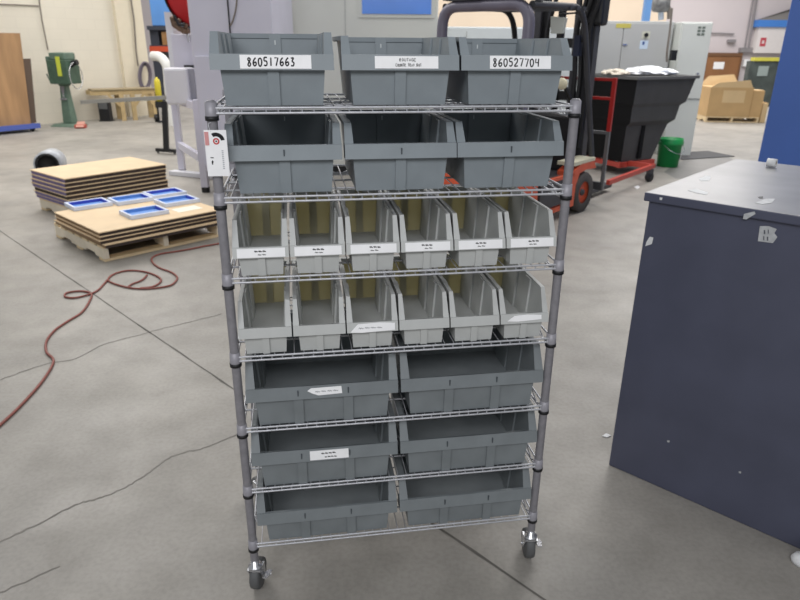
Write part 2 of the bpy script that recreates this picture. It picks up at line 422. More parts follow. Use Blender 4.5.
def add_label(root, spec, kind):
    hl, lh = kind[2]
    x0, x1, v0, v1, lines, shape = spec
    f0, f1 = lip_face(hl, lh, .0006), lip_face(hl, lh, .0016)
    mb = MB()
    poly = [(x0, v0), (x1, v0), (x1, v1), (x0, v1)]
    if shape == 'torn': poly = [(x0+.030, v0), (x1, v0+.002), (x1-.002, v1), (x0+.01, v1-.001), (x0, v1-.008), (x0+.014, v0+.006)]
    if shape == 'worn': poly = [(x0, v0+.002), (x0+.03, v0), (x1, v0+.003), (x1, v1-.003), (x1-.04, v1), (x0+.02, v1-.002)]
    mb.prism(poly, f0, f1, paper)
    lb = mb.build('label', root); lb['label'] = 'white paper label with handwriting'
    first = True
    for (txt, cx, cv, wd_, ht, sw, im) in lines:
        o = lettering(txt, cx, cv, wd_, ht, sw, im, lip_face(hl, lh, .0021)).build('lettering', lb)
def put_bin(kind, a, b, z, label, group, spec=None, rz=0.0):
    r = thing('storage_bin', label, 'bin', S(a, b, z+.0028), YAW+rz, group)
    link('body', kind[0], r); link('front_lip', kind[1], r)
    if spec: add_label(r, spec, kind)
    return r
g1 = 'grey bins on the top tier'
put_bin(TOPA, -.294, .004, SH[0], 'grey bin with the handwritten number 860517663 on its front label, top tier', g1,
        (-.072, .087, .003, .032, [('860517663', -.003, .0175, .108, .0175, .0030, ink)], None))
put_bin(TOPB, .001, .006, SH[0], 'grey bin with a small two-line handwritten label, middle of the top tier', g1,
        (-.062, .088, .004, .031, [('ROUTAGE', .015, .023, .040, .006, .0010, ink), ('COUNTR.TRAY.BOT', .017, .0115, .062, .006, .0011, ink)], None))
put_bin(TOPB, .284, .008, SH[0], 'grey bin with the handwritten number 860527704 on its front label, top tier', g1,
        (-.069, .083, .004, .033, [('860527704', -.004, .0185, .118, .0175, .0029, ink)], None))
g2 = 'grey bins on the second tier'
for a, lab in ((-.280, 'grey unlabelled bin beside the white hang tag, left of the second tier'), (.004, 'grey unlabelled bin in the middle of the second tier'), (.2835, 'grey unlabelled bin at the right post on the second tier')):
    put_bin(MID, a, .008, SH[1], lab, g2)
ords = ['leftmost', 'second from the left', 'third from the left', 'third from the right', 'second from the right', 'rightmost']
for i in range(6):
    a = -.351 + i*.1408
    put_bin(SMALL, a, -.006, SH[2], 'narrow pale bin with white label strip, %s on the third tier' % ords[i], 'narrow pale bins on the third tier',
            (-.058, .060, .002, .0235, [('BRACKET' if False else 'SCRATCH'[:0] + 'RACKET'[:0] + 'ROUTER', -.002, .0165, .030, .0050, .0012, ink), ('BASE', .002, .009, .022, .0040, .0010, ink)] if False else
             [('~~~', -.001+.003*(i % 3), .0165, .030, .0075, .0016, ink), ('~~', .003, .0085, .022, .0055, .0012, ink)], None))
for i in range(6):
    a = -.3555 + i*.1415
    sp = None; ex = 'bare front lip'
    if i == 2: sp = (-.060, .060, .000, .0245, [('~~~~', -.006, .012, .066, .008, .0011, faint)], 'worn'); ex = 'scribbled worn label'
    if i == 5: sp = (-.050, .048, .006, .0235, [], 'worn'); ex = 'blank worn white label'
    put_bin(SMALL, a, -.006, SH[3], 'narrow pale bin with %s, %s on the fourth tier' % (ex, ords[i]), 'narrow pale bins on the fourth tier', sp)
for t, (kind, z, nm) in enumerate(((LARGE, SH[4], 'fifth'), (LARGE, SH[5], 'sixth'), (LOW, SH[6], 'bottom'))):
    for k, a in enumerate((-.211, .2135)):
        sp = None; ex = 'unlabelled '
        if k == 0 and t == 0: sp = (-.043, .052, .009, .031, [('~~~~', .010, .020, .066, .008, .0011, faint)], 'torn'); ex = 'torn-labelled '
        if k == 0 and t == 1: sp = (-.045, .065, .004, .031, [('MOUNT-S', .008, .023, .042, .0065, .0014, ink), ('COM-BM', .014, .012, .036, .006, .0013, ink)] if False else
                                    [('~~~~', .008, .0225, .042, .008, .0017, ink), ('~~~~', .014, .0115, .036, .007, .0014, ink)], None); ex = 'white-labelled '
        put_bin(kind, a, -.010, z, 'wide grey %sbin on the %s of the %s tier' % (ex, ('left', 'right')[k], nm), 'wide grey bins on the lower tiers', sp)

# hang tag on the left front post
tp = S(-SW/2, -.020, 0)
ht = thing('hang_tag', 'white paper tag with a black arc emblem hanging on the left front post', 'tag', (tp.x, tp.y, 0), YAW-.05)
M = MB(); tz0, tz1, tx0, tx1 = 1.283, 1.388, -.019, .031
M.box(tx0, tx1, -.0008, .0008, tz0, tz1, paper); M.build('card', ht)
M = MB(); cxx, czz = .011, tz1-.021
for r0, r1, a0, a1, mm in ((.011, .0195, .15, 2.1, ink), (.004, .0075, 0, 2*PI, mat('tag_red', (200, 80, 80), .7)), (0, .002, 0, 2*PI, ink)):
    k = 16; vs = []
    for i in range(k+1):
        an = a0 + (a1-a0)*i/k
        for r in (r0, r1): vs.append((cxx-.004 + r*math.cos(an), -.0014, czz-.004 + r*math.sin(an)))
    M.add(vs, [(2*i, 2*i+1, 2*i+3, 2*i+2) for i in range(k)], mm)
M.box(tx0+.001, tx0+.010, -.0016, -.0010, tz1-.034, tz1-.004, mat('tag_pink', (214, 150, 150), .7)); M.build('emblem', ht)
M = lettering('1~', 0, 0, .022, .007, .0020, ink, lambda u, v: (-.006+v, -.0014, 1.320-u))
M.build('lettering', ht)
M = MB()
for i in range(10): M.box(.017, .021, -.0014, -.0009, 1.300+i*.0045, 1.302+i*.0045, mat('tag_grey', (165, 168, 175), .7))
M.build('fine_print', ht)
M = MB(); M.tube(spline([(-.004, -.0005, tz1-.004), (-.008, .004, tz1+.012), (-.002, .004, 1.404)], 5), .0008, wire, 6); M.build('tie_wire', ht)

# ------------------------------------------------------------------ dark steel cabinet at right
navy = mat('cabinet_navy', (80, 83, 101), .42, 0, .10, 5)
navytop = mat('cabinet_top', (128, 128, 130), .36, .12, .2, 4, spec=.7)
c0 = ground(608.5, 465); dirv = Vector((.71, -.66, 0)).normalized()
c1 = ground(799, 549); dirv = (c1-c0).normalized(); cang = math.atan2(dirv.y, dirv.x)
CL, CD, CH = 1.5, .95, 1.112
cab = thing('steel_cabinet', 'large dark navy steel cabinet with a shiny worn top, right foreground', 'cabinet', c0, cang)
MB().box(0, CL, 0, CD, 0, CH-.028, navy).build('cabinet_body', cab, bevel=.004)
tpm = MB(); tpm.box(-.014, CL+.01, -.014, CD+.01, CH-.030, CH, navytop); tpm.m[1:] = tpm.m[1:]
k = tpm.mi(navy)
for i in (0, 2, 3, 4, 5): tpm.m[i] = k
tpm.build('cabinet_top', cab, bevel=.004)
def cab_hit(px, py, off=.0):     # on the front face
    nn = Vector((dirv.y, -dirv.x, 0)); d = ray(px, py); t = ((c0 - EYE).dot(nn) + off)/d.dot(nn); q = EYE + d*t - c0
    return q.dot(dirv), q.z
white_scrap = mat('scrap_white', (224, 225, 226), .7, 0, .05, 40); grey_scrap = mat('label_silver', (186, 188, 190), .5, 0, .15, 60)
def patch(pl, m, name, z_off=-.001, par=cab):
    P = [cab_hit(*p) for p in pl]
    return MB().prism(P, lambda u, v: (u, z_off, v), lambda u, v: (u, z_off-.001, v), m).build(name, par)
st = patch([(760, 226), (769, 226), (777, 229), (774.5, 233), (777.5, 237), (773, 243), (758, 241)], grey_scrap, 'sticker'); st['label'] = 'torn silver sticker'
q = MB()
for (x, y, w_) in ((764, 230, 3), (768, 229.5, 2), (763.5, 236, 2), (767, 236.5, 3)):
    P = [cab_hit(x, y), cab_hit(x+w_*.5, y), cab_hit(x+w_*.5, y+4), cab_hit(x, y+4)]
    q.prism(P, lambda u, v: (u, -.0022, v), lambda u, v: (u, -.0026, v), faint)
q.build('sticker_print', st)
st = patch([(650, 236.5), (653.5, 237.5), (652, 244), (645.5, 246), (646.5, 242)], white_scrap, 'sticker'); st['label'] = 'small white torn sticker near the edge'
st = patch([(745.5, 213), (756, 210.5), (757, 213), (748, 218.5), (744.5, 218)], grey_scrap, 'tape_scrap', -.0152); st['label'] = 'scrap of clear tape on the lid edge'
st = patch([(661.5, 196.5), (664.5, 197), (663.5, 199.5), (661.5, 199)], white_scrap, 'paint_chip', -.0152)
for p in ((668.5, 441), (740, 472)):
    patch([(p[0]-1.2, p[1]-.8), (p[0]+1.4, p[1]-.6), (p[0]+1, p[1]+1.2), (p[0]-1, p[1]+1)], grey_scrap, 'paint_chip')
# scuffs / chips on the lid (thin flakes lying on the top)
def top_patch(pl, m, name, label):
    P = [ground(px, py, CH) for px, py in pl]
    return tag(MB().prism([(p.x, p.y) for p in P], lambda x, y: (x, y, CH+.0003), lambda x, y: (x, y, CH+.0011), m).build(name), label, 'scrap')
top_patch([(699, 179), (706, 176), (711, 177), (709, 181), (701, 181)], white_scrap, 'paper_scrap', 'white paper scrap lying near the far left edge of the navy cabinet top')
top_patch([(688, 190.5), (697, 189), (708, 193), (706, 195), (696, 193)], white_scrap, 'paper_flake', 'flat white flake lying mid-left on the navy cabinet top')
top_patch([(755, 203), (766, 199), (775, 199), (772, 203), (762, 204.5)], grey_scrap, 'tape_scrap', 'greyish tape scrap lying near the front edge of the navy cabinet top')
top_patch([(758, 197), (763, 196.5), (763, 198.5), (759, 198.5)], black, 'dark_chip', 'small dark chip lying on the navy cabinet top')
rp_ = ground(767, 166, CH)
ro = thing('tape_roll', 'small white roll lying at the back edge of the navy cabinet top', 'roll', (rp_.x, rp_.y-.03, CH), cang)
M = MB(); M.lathe([(.008, -.017), (.017, -.017), (.017, .017), (.008, .017), (.008, -.017)], white_scrap, c=(0, 0, .0185), axis='x', n=20); M.build('roll', ro)
M = MB(); M.lathe([(.0078, -.0165), (.0078, .0165), (.006, .0165), (.006, -.0165), (.0078, -.0165)], mat('core_brown', (150, 130, 105), .7), c=(0, 0, .0185), axis='x', n=16); M.build('core', ro)
# white foot just entering at the right edge
wp = ground(801, 563)
M = MB(); M.lathe([(0, 0), (.028, 0), (.032, .012), (.024, .028), (.012, .034), (.010, .09), (0, .09)], white_scrap, n=20)
tag(M.build('bottle', loc=(wp.x, wp.y, 0)), 'white rounded object on the floor against the cabinet at the right edge', 'object')

# ------------------------------------------------------------------ blue partition cabinet behind
blue = mat('blue_steel', (72, 108, 184), .5, 0, .06, 1.5)
bp0 = at(757, 165, 6.0)
bl = thing('blue_enclosure', 'tall plain blue steel enclosure standing behind the navy cabinet', 'enclosure', (bp0.x, 6.0, 0), -.56)
MB().box(0, 2.2, 0, 1.2, .06, 2.9, blue).build('enclosure_body', bl, bevel=.01)
MB().box(.05, 2.15, .05, 1.15, 0, .06, black).build('plinth', bl)
M = MB(); M.box(1.095, 1.105, -.004, 0, .1, 2.86, mat('blue_dark', (36, 60, 120), .5)); M.build('door_seam', bl)
# ------------------------------------------------------------------ pallets with boards
def pallet(mat_, loc, rz, L, Wd, H, label):
    r = thing('pallet', label, 'pallet', loc, rz, 'wooden pallets')
    bt = .021
    for k, x in enumerate((0, Wd/2-.02, Wd-.04)):
        M = MB()
        y0, y1, y2, y3 = .16*L, .36*L, .64*L, .84*L
        poly = [(0, bt), (y0, bt), (y0+.02, bt+.02), (y1-.02, bt+.02), (y1, bt), (y2, bt), (y2+.02, bt+.02), (y3-.02, bt+.02), (y3, bt), (L, bt), (L, H-bt), (0, H-bt)]
        M.prism(poly, lambda y, z: (x, y, z), lambda y, z: (x+.04, y, z), mat_); M.build('stringer', r)
    for i in range(7):
        y = i*(L-.1)/6; MB().box(0, Wd, y, y+.1, H-bt, H, wood).build('deck_board', r)
    for y in (0, L/2-.05, L-.1): MB().box(0, Wd, y, y+.1, 0, bt, wood).build('bottom_board', r)
    return r
woodpale = mat('stringer_pale', (238, 226, 204), .75, 0, .08, 6)
N = ground(105, 262); e2 = Vector((.69, .724, 0)); e1 = Vector((-.724, .69, 0)); prz = math.atan2(e2.y, e2.x)
pallet(woodpale, N, prz, .98, 1.02, .125, 'pale wooden pallet under the front stack of tan boards with blue frames')
def board(P, x0, x1, y0, y1, z, rz, label, group, th=.008, edge=.024, film=None):
    r = thing('panel_board', label, 'board', (P.x, P.y, z), rz, group)
    MB().box(x0, x1, y0, y1, edge, edge+th, ply).build('board_sheet', r)
    K = MB().box(x0+.008, x1-.008, y0+.008, y1-.008, 0, edge-.0005, darkedge)
    if film: K.m[4] = K.mi(film)
    K.build('board_backing', r)
    return r
z = .125; names = ['lowest', 'third from the top', 'second from the top', 'topmost']
zt1 = z
for i in range(4):
    j = random.uniform(-.02, .02)
    board(N, -.030+j, 1.005+j*.5, -.07-j, .81-j, z, prz + (.012 if i == 1 else 0), 'tan board, %s of the front stack on the pale pallet' % names[i] if i < 3 else 'tan board carrying small blue frames, topmost of the front stack', 'tan boards on the front pallet', film=mat('board_edge_brown', (140, 112, 82), .7))
    z += .032
ztop1 = z
# small blue frames on top
fb = mat('frame_blue', (100, 148, 216), .5, 0, .1, 20); fw_ = mat('frame_white', (210, 219, 237), .6, 0, .05, 20); fp = mat('frame_deep_blue', (62, 78, 190), .5)
fl_ = [((89, 206), 0, 'leftmost of five on the boards'), ((131, 201), 0, 'second from the left on the boards'), ((165, 195), 0, 'farthest back of five on the boards'), ((177, 202.5), 0, 'on the boards beside the cream paper'), ((144.5, 214), 0, 'frontmost of five on the boards')]
for i, ((px, py), dz, lab) in enumerate(fl_):
    p = ground(px, py, ztop1)
    r = thing('shallow_frame', 'blue and white shallow frame, ' + lab, 'frame', (p.x, p.y, ztop1), prz-.06, 'blue frames on the front board stack')
    lx, ly, hh, t = .160, .124, .034, .021
    M = MB(); M.box(-lx, lx, -ly, -ly+t, 0, hh, fw_); M.box(-lx, lx, ly-t, ly, 0, hh, fw_); M.box(-lx, -lx+t, -ly+t, ly-t, 0, hh, fw_); M.box(lx-t, lx, -ly+t, ly-t, 0, hh, fw_)
    M.build('rim', r, bevel=.003)
    M = MB(); M.box(-lx+t, lx-t, -ly+t, ly-t, 0, .006, fb)
    M.box(-lx+t, lx-t, ly-t-.003, ly-t, .006, hh-.004, fp if i in (0, 2) else fb); M.box(lx-t-.003, lx-t, -ly+t, ly-t-.003, .006, hh-.004, fp); M.build('tray', r)
p = ground(187, 209, ztop1)
o = MB().box(-.11, .11, -.07, .07, 0, .002, mat('sheet_cream', (240, 236, 218), .8)).build('paper_sheet', loc=(p.x, p.y, ztop1)); o.rotation_euler.z = prz
tag(o, 'cream paper sheet lying on the tan boards right of the blue frames', 'paper')
# rear stack
ZT0 = .40
A0 = ground(64, 179, ZT0); B0 = ground(163, 162, ZT0); C0_ = ground(35, 168, ZT0)
wx = 1.05; rz0 = math.radians(51); ex = Vector((math.cos(rz0), math.sin(rz0), 0))*wx
ey = Vector((-math.sin(rz0), math.cos(rz0), 0)); wy = .72
P0 = Vector((A0.x, A0.y, 0)) + ex.normalized()*.03 + ey*.02
pallet(woodpale, P0, rz0, wy-.04, wx-.06, .125, 'wooden pallet under the rear stack of purple-edged boards')
nb = 7; z = .125; hstep = (ZT0-.125)/nb
for i in range(nb):
    j = random.uniform(-.012, .012)
    board(Vector((A0.x, A0.y, 0)), 0+j, wx+j*.6, 0-j*.5, wy+j, z, rz0 + random.uniform(-.01, .01)*(i < nb-1),
          'tan board with dark edges, %s on the rear stack' % (['lowest', 'second from the bottom', 'third from the bottom', 'middle one', 'third from the top', 'second from the top', 'topmost'][i]),
          'tan boards on the rear pallet', th=.009, edge=hstep-.009, film=dustfilm if i != 2 else darkedge)
    z += hstep
# wrapped duct coil behind the stacks
p = ground(52, 176)
co = thing('duct_coil', 'grey plastic-wrapped roll with a black open end on the floor behind the boards', 'roll', (p.x, p.y, 0), .25)
R_ = .155
M = MB(); M.lathe([(R_*.72, -.12), (R_, -.12), (R_*1.03, .05), (R_*.98, .22), (R_*.7, .24), (0, .24)], mat('film_grey', (180, 184, 190), .35, 0, .18, 20), c=(0, 0, R_*1.03), axis='y', n=28); M.build('wrap', co)
M = MB(); M.lathe([(R_*.73, -.125), (R_*.74, -.06), (0, -.05)], black, c=(0, 0, R_*1.03), axis='y', n=28); M.lathe([(R_*.72, -.118), (R_*.80, -.14), (R_*.90, -.118)], black, c=(0, 0, R_*1.03), axis='y', n=28); M.build('inner_roll', co)

# red hose on the floor
hp = [(222, 243), (205, 246), (190, 249), (176, 251.5), (160, 254), (152, 258), (153, 263), (160, 268), (171, 272), (177, 277), (175, 282), (168, 286), (150, 288.5), (132, 288), (117, 284.5), (108, 280),
      (114, 274), (128, 270.5), (144, 271.5), (157, 276), (161, 281), (153, 286.5), (140, 288)]
hp2 = [(147, 275), (142, 280), (132, 284), (128, 287)]
hp3 = [(109, 278), (103, 285), (98, 290), (90, 294), (76, 297.5), (66, 297), (65, 294), (70, 292), (82, 291), (91, 293.5), (90, 300), (82, 312), (68, 321), (55, 330), (46.5, 341), (46.5, 352), (53.5, 361), (43, 380), (22, 404), (0, 425), (-30, 452)]
M = MB(); hosem = mat('hose_red', (136, 74, 64), .5, 0, .1, 30)
for pl in (hp, hp2, hp3):
    M.tube(spline([ground(px, py, .008) for px, py in pl], 5), .0068, hosem, 8)
tag(M.build('air_hose'), 'reddish brown hose looping across the concrete floor from the front pallet', 'hose')

# ------------------------------------------------------------------ left wall things
# plywood sheets leaning on the wall, standing on a blue cart
g0 = ground(40, 131); cd = -wd
cart = thing('panel_cart', 'low blue steel cart under the leaning wood sheets at the far left', 'cart', (g0.x, g0.y, 0), wang)
bluecart = mat('cart_blue', (78, 96, 170), .5)
M = MB(); M.box(-1.6, 0, -.05, .55, .085, .13, bluecart); M.box(-1.6, 0, -.06, -.04, .06, .15, bluecart); M.build('deck', cart)
for x in (-1.45, -.12):
    for y in (.02, .42):
        M = MB(); M.lathe([(0, -.02), (.04, -.018), (.045, 0), (.04, .018), (0, .02)], black, c=(x, y, .045), axis='y', n=16); M.box(x-.02, x+.02, y-.03, y+.03, .06, .09, bluecart); M.build('caster', cart)
woodsheet = mat('wood_veneer', (164, 128, 90), .55, 0, .22, 2.2, stretch=(3, 1, .5))
def lean(name, x0, x1, hgt, y0, y1, m, label, th=.03, dx=.13):
    M = MB(); M.hexa([(x0, y0, .132), (x1, y0, .132), (x1, y0+th, .132), (x0, y0+th, .132), (x0+dx, y1, hgt), (x1+dx, y1, hgt), (x1+dx, y1+th, hgt), (x0+dx, y1+th, hgt)], m)
    o = M.build(name, loc=(g0.x, g0.y, 0)); o.rotation_euler.z = wang; return tag(o, label, 'sheet')
lean('plywood_sheet', -1.62, -.10, 1.70, .08, .10, woodsheet, 'tall brown wood-grain sheet leaning on the blue cart')
lean('dark_board', -1.5, .05, 1.27, .18, .20, mat('dark_panel', (88, 72, 60), .6), 'narrow dark-edged panel behind the wood-grain sheet on the cart', .025)
# drill press
gp = ground(68, 126); green = mat('press_green', (94, 116, 102), .5, 0, .15, 10); greend = mat('press_green_dark', (66, 90, 74), .5, 0, .2, 12)
dp = thing('drill_press', 'green pedestal drill press standing by the cream wall', 'drill press', (gp.x, gp.y, 0), -.15)
M = MB(); M.hexa([(-.27, -.2, 0), (.27, -.2, 0), (.27, .3, 0), (-.27, .3, 0), (-.2, -.14, .05), (.2, -.14, .05), (.2, .24, .05), (-.2, .24, .05)], green); M.build('base', dp, bevel=.01)
M = MB(); M.hexa([(-.10, .0, .05), (.10, .0, .05), (.10, .2, .05), (-.10, .2, .05), (-.055, .05, .95), (.055, .05, .95), (.055, .16, .95), (-.055, .16, .95)], green); M.build('column', dp, bevel=.015)
M = MB(); M.box(-.13, .29, -.14, .26, .80, 1.24, greend); M.box(-.08, .25, -.10, .24, 1.24, 1.37, green); M.box(-.20, -.13, -.05, .2, .92, 1.30, green); M.lathe([(0, .76), (.10, .76), (.12, .82)], greend, c=(.08, .0, 0)); M.cyl((.29, .05, 1.18), (.40, .05, 1.2), .05, black); M.build('head', dp, bevel=.02)
M = MB(); M.box(.09, .17, -.155, -.14, .95, 1.30, mat('press_yellow', (196, 204, 70), .5)); M.build('yellow_guard', dp)
M = MB(); M.cyl((0, .03, .76), (0, .03, .62), .045, steel, .025); M.cyl((0, .03, .62), (0, .03, .54), .014, chrome); M.box(-.06, .06, -.02, .1, .50, .53, steel); M.build('spindle', dp)
M = MB(); M.tube([(.29, 0, 1.12), (.36, -.02, 1.13)], .018, black, 8)
for k in range(16):
    a0, a1 = 2*PI*k/16, 2*PI*(k+1)/16
    M.tube([(.36, .2*math.cos(a0), .95+.24*math.sin(a0)), (.36, .2*math.cos(a1), .95+.24*math.sin(a1))], .008, chrome, 6, cap=False)
M.build('hand_wheel', dp)
M = MB(); M.tube([(-.13, 0, .95), (-.22, 0, .86), (-.26, 0, .98)], .012, greend, 8); M.build('lever', dp)
p = ground(81, 128)
r = thing('red_foot_pedal', 'small red pedal box on the floor right of the drill press', 'pedal', (p.x, p.y, 0), .2)
MB().box(-.1, .1, -.08, .08, 0, .07, mat('pedal_red', (176, 74, 62), .5)).build('pedal_base', r, bevel=.015)
MB().hexa([(-.06, -.12, .03), (.08, -.12, .03), (.08, .02, .03), (-.06, .02, .03), (-.06, -.1, .05), (.08, -.1, .05), (.08, .04, .12), (-.06, .04, .12)], mat('pedal_pink', (205, 150, 135), .5)).build('pedal_plate', r)
# T-leg material stand
fp_ = ground(167, 154); sL, sR = at(83, 102, 10.6), at(166, 97.5, 9.9)
ts = thing('material_stand', 'black T-leg stand carrying a long grey bar in front of the sawhorse', 'stand', (fp_.x, fp_.y, 0))
def loc_(p): return Vector(p) - Vector((fp_.x, fp_.y, 0))
M = MB(); M.obox(loc_(sL), loc_(sR), .10, .055, mat('bar_grey', (146, 144, 138), .5)); M.build('support_bar', ts)
hL = loc_(at(163, 100, fp_.y)); M = MB(); M.obox((0, 0, .06), (hL.x+.02, 0, hL.z-.02), .075, .055, black); M.build('leg', ts)
M = MB(); M.obox((-.17, .06, .055), (.16, -.06, .055), .06, .045, black); M.build('foot', ts)
for x, y in ((-.15, .055), (.14, -.055)):
    M = MB(); M.lathe([(0, -.012), (.024, -.012), (.026, 0), (.024, .012), (0, .012)], rubber, c=(x, y, .026), axis='x', n=14); M.build('caster', ts)
# wooden sawhorse by the wall
sp0 = ground(128, 121)
sw_ = thing('wooden_sawhorse', 'pale wooden sawhorse frame by the cream wall under the hung hose', 'sawhorse', (sp0.x, sp0.y, 0), wang-.35)
saww = mat('saw_wood', (190, 166, 122), .7, 0, .15, 8)
HS = .575
M = MB(); M.obox((-.65, .12, HS), (.68, .12, HS), .06, .09, saww); M.obox((-.65, .5, HS), (.68, .5, HS), .06, .09, saww); M.build('beam', sw_)
for x, y in ((-.05, .1), (.18, .1), (.62, .1), (-.05, .52), (.62, .52)): MB().obox((x, y, 0), (x, y, HS-.03), .09, .06, saww).build('leg', sw_)
for x0, x1 in ((.2, .42), (.60, .45), (-.08, -.3)): MB().obox((x0, .08, HS-.28), (x1, .08, HS-.04), .04, .05, saww).build('brace', sw_)
MB().obox((-.6, .31, HS+.06), (.66, .31, HS+.06), .5, .02, mat('saw_top', (150, 135, 105), .7)).build('top_sheet', sw_)
p = ground(107, 121)
MBk = MB(); MBk.box(-.13, .13, -.1, .1, 0, .02, black); MBk.box(-.11, .11, -.08, .08, .02, .42, black); MBk.box(-.09, .09, -.09, -.08, .25, .38, rubber)
tag(MBk.build('equipment_box', loc=(p.x, p.y, 0), bevel=.01), 'black equipment box on the floor at the left end of the sawhorse', 'box')
# hose hung on the wall
M = MB(); hm = mat('hung_hose', (112, 104, 116), .5)
for k in range(3):
    pts = []
    for i in range(25):
        a_ = 2*PI*i/24; q = wall_hit(145 + (4+1.2*k)*math.cos(a_), 76 + (11+1.5*k)*math.sin(a_), .17 + .03*k); pts.append(q)
    M.tube(pts, .017, hm, 8, cap=False)
M.tube([wall_hit(145, 64, .05), wall_hit(145, 64, .25)], .02, black, 8)
tag(M.build('hung_hose'), 'grey purple hose coil hung on the cream wall above the sawhorse', 'hose')
# yellow cylinder with black hand truck
p = ground(163, 122)
gc = thing('gas_cylinder', 'yellow gas cylinder on a black trolley beside the white machine', 'cylinder', (p.x, p.y, 0), .2)
M = MB(); M.lathe([(0, .42), (.062, .42), (.062, .80), (.05, .85), (.02, .87), (.02, .90), (0, .90)], mat('cyl_yellow', (222, 205, 60), .5), c=(-.02, 0, 0), n=18); M.build('bottle', gc)
M = MB(); M.box(-.10, .10, -.1, .12, .30, .42, black); M.tube([(.09, .1, .02), (.09, .1, .6)], .02, black, 8); M.tube([(-.09, .1, .02), (-.09, .1, .6)], .02, black, 8)
M.lathe([(0, -.03), (.08, -.03), (.08, .03), (0, .03)], black, c=(.13, .05, .08), axis='x', n=16); M.lathe([(0, -.03), (.08, -.03), (.08, .03), (0, .03)], black, c=(-.13, .05, .08), axis='x', n=16); M.box(-.1, .1, -.12, .1, 0, .02, black); M.build('trolley', gc)
# white curved duct hood
M = MB(); M.tube(spline([at(153, 56, 13.6), at(160, 57, 13.5), at(166, 64, 13.4), at(168, 76, 13.4), at(169, 90, 13.4), Vector((at(169, 90, 13.4).x, 13.4, 0))], 5), .09, mat('duct_white', (226, 226, 222), .4), 14)
tag(M.build('curved_duct'), 'white curved duct elbow between the pilaster and the control box', 'duct')
# rack seen in the gap beyond the wall end
rk = thing('pallet_rack', 'far pallet rack with orange beam in the gap left of the white machine', 'rack', (0, 0, 0))
rY = 19.0; orange = mat('rack_orange', (212, 84, 52), .5); dkblue = mat('rack_upright', (62, 66, 78), .6)
xa, xb = at(150, 48, rY).x, at(200, 48, rY).x; zb = at(160, 49, rY).z
MB().box(xa, xb, rY-.05, rY+.05, zb-.07, zb+.07, orange).build('beam', rk)
for xx in (at(155, 48, rY).x, xb): MB().box(xx-.12, xx+.12, rY+.06, rY+.9, 0, at(160, 26, rY).z-.1, dkblue).build('upright', rk)
MB().box(xa, xb, rY-.05, rY+1, at(160, 26, rY).z-.1, at(160, 26, rY).z, dkblue).build('shelf_deck', rk)
MB().box(xa, xb, rY, rY+1, zb+.07, zb+.10, dkblue).build('shelf_deck', rk)
z0, z1 = zb+.102, at(160, 27, rY).z-.12
tag(MB().box(at(162, 40, rY).x, at(169.5, 40, rY).x, rY, rY+.8, z0, z1, mat('carton_brown', (160, 120, 76), .7, 0, .15, 6)).build('carton', bevel=.01), 'brown carton on the far rack above its orange beam', 'carton')
zt = at(160, 26, rY).z
tag(MB().box(at(150.5, 10, rY).x, at(179, 10, rY).x, rY-.02, rY+.9, zt+.002, zt+1.3, mat('crate_blue', (100, 156, 226), .5, 0, .06, 2)).build('blue_crate', bevel=.02), 'light blue crate on the top deck of the far rack', 'crate')

# ------------------------------------------------------------------ white machines in the middle
mw = thing('press_machine', 'lavender white machine with control box, open legs and red reel, left of the shelving', 'machine', (0, 0, 0))
mx0 = at(191, 40, 6.9).x
MB().box(mx0, -1.28, 6.9, 8.2, .35, 2.8, lav).build('main_body', mw, bevel=.01)
MB().box(mx0+.03, -1.3, 6.87, 6.9, .3, at(200, 56, 6.87).z, lav).build('front_panel', mw, bevel=.005)
M = MB(); xx = at(228, 10, 6.88).x; M.box(xx-.006, xx+.006, 6.885, 6.9, 1.2, 2.78, black); M.build('door_gap', mw)
M = MB(); M.tube(spline([at(237, -6, 6.85), at(236, 8, 6.85), at(233, 20, 6.86), at(230, 26, 6.87)], 5), .008, linem, 6); M.build('cable', mw)
lf, ln = ground(183, 174), ground(206, 192)
for q in (lf, ln):
    zt_ = 1.0; M = MB(); M.obox((q.x, q.y, .06), (q.x, q.y, zt_), .075, .075, lav); M.build('leg', mw)
    M = MB(); M.cyl((q.x, q.y, 0), (q.x, q.y, .06), .045, black); M.build('levelling_foot', mw)
M = MB(); M.obox((lf.x, lf.y, .37), (ln.x, ln.y, .37), .06, .08, lav); M.build('cross_bar', mw)
M = MB(); M.obox((lf.x, lf.y, .93), (ln.x, ln.y, .93), .06, .08, lav); M.build('cross_bar', mw)
for q in (lf, ln): M = MB(); M.obox((q.x, q.y, .93), (q.x+.75, q.y+.43, .93), .06, .08, lav); M.build('cross_bar', mw)
MB().obox((lf.x-.12, lf.y-.05, .03), (lf.x+.5, lf.y-.3, .03), .12, .05, white).build('base_plate', mw)
q0 = at(162, 68, 7.55); q1 = at(188, 105, 7.55)
MB().box(q0.x, q1.x+.03, 7.55, 7.85, q1.z, q0.z, white).build('control_box', mw, bevel=.025)
MB().box(q1.x+.01, q1.x+.09, 7.6, 7.85, q1.z+.01, q0.z-.005, mat('box_side', (150, 150, 160), .5)).build('box_side', mw, bevel=.01)
u0 = at(170, 12, 8.0); u1 = at(200, 68, 8.0)
MB().box(at(171, 40, 8.0).x, u1.x, 8.0, 8.3, u1.z-.1, at(180, 34, 8).z, lav).build('upper_cabinet', mw, bevel=.01)
MB().box(at(168, 40, 8.05).x, at(173.5, 40, 8).x, 8.02, 8.3, u1.z-.1, at(180, 12, 8).z, white).build('column_panel', mw)
MB().box(at(182, 40, 8).x, at(192, 40, 8).x, 7.97, 8.0, at(185, 68, 8).z, at(185, 65, 8).z, black).build('gap_strip', mw)
red = mat('reel_red', (176, 34, 38), .4, 0, .08, 5)
rc = at(200, -9, 7.9)
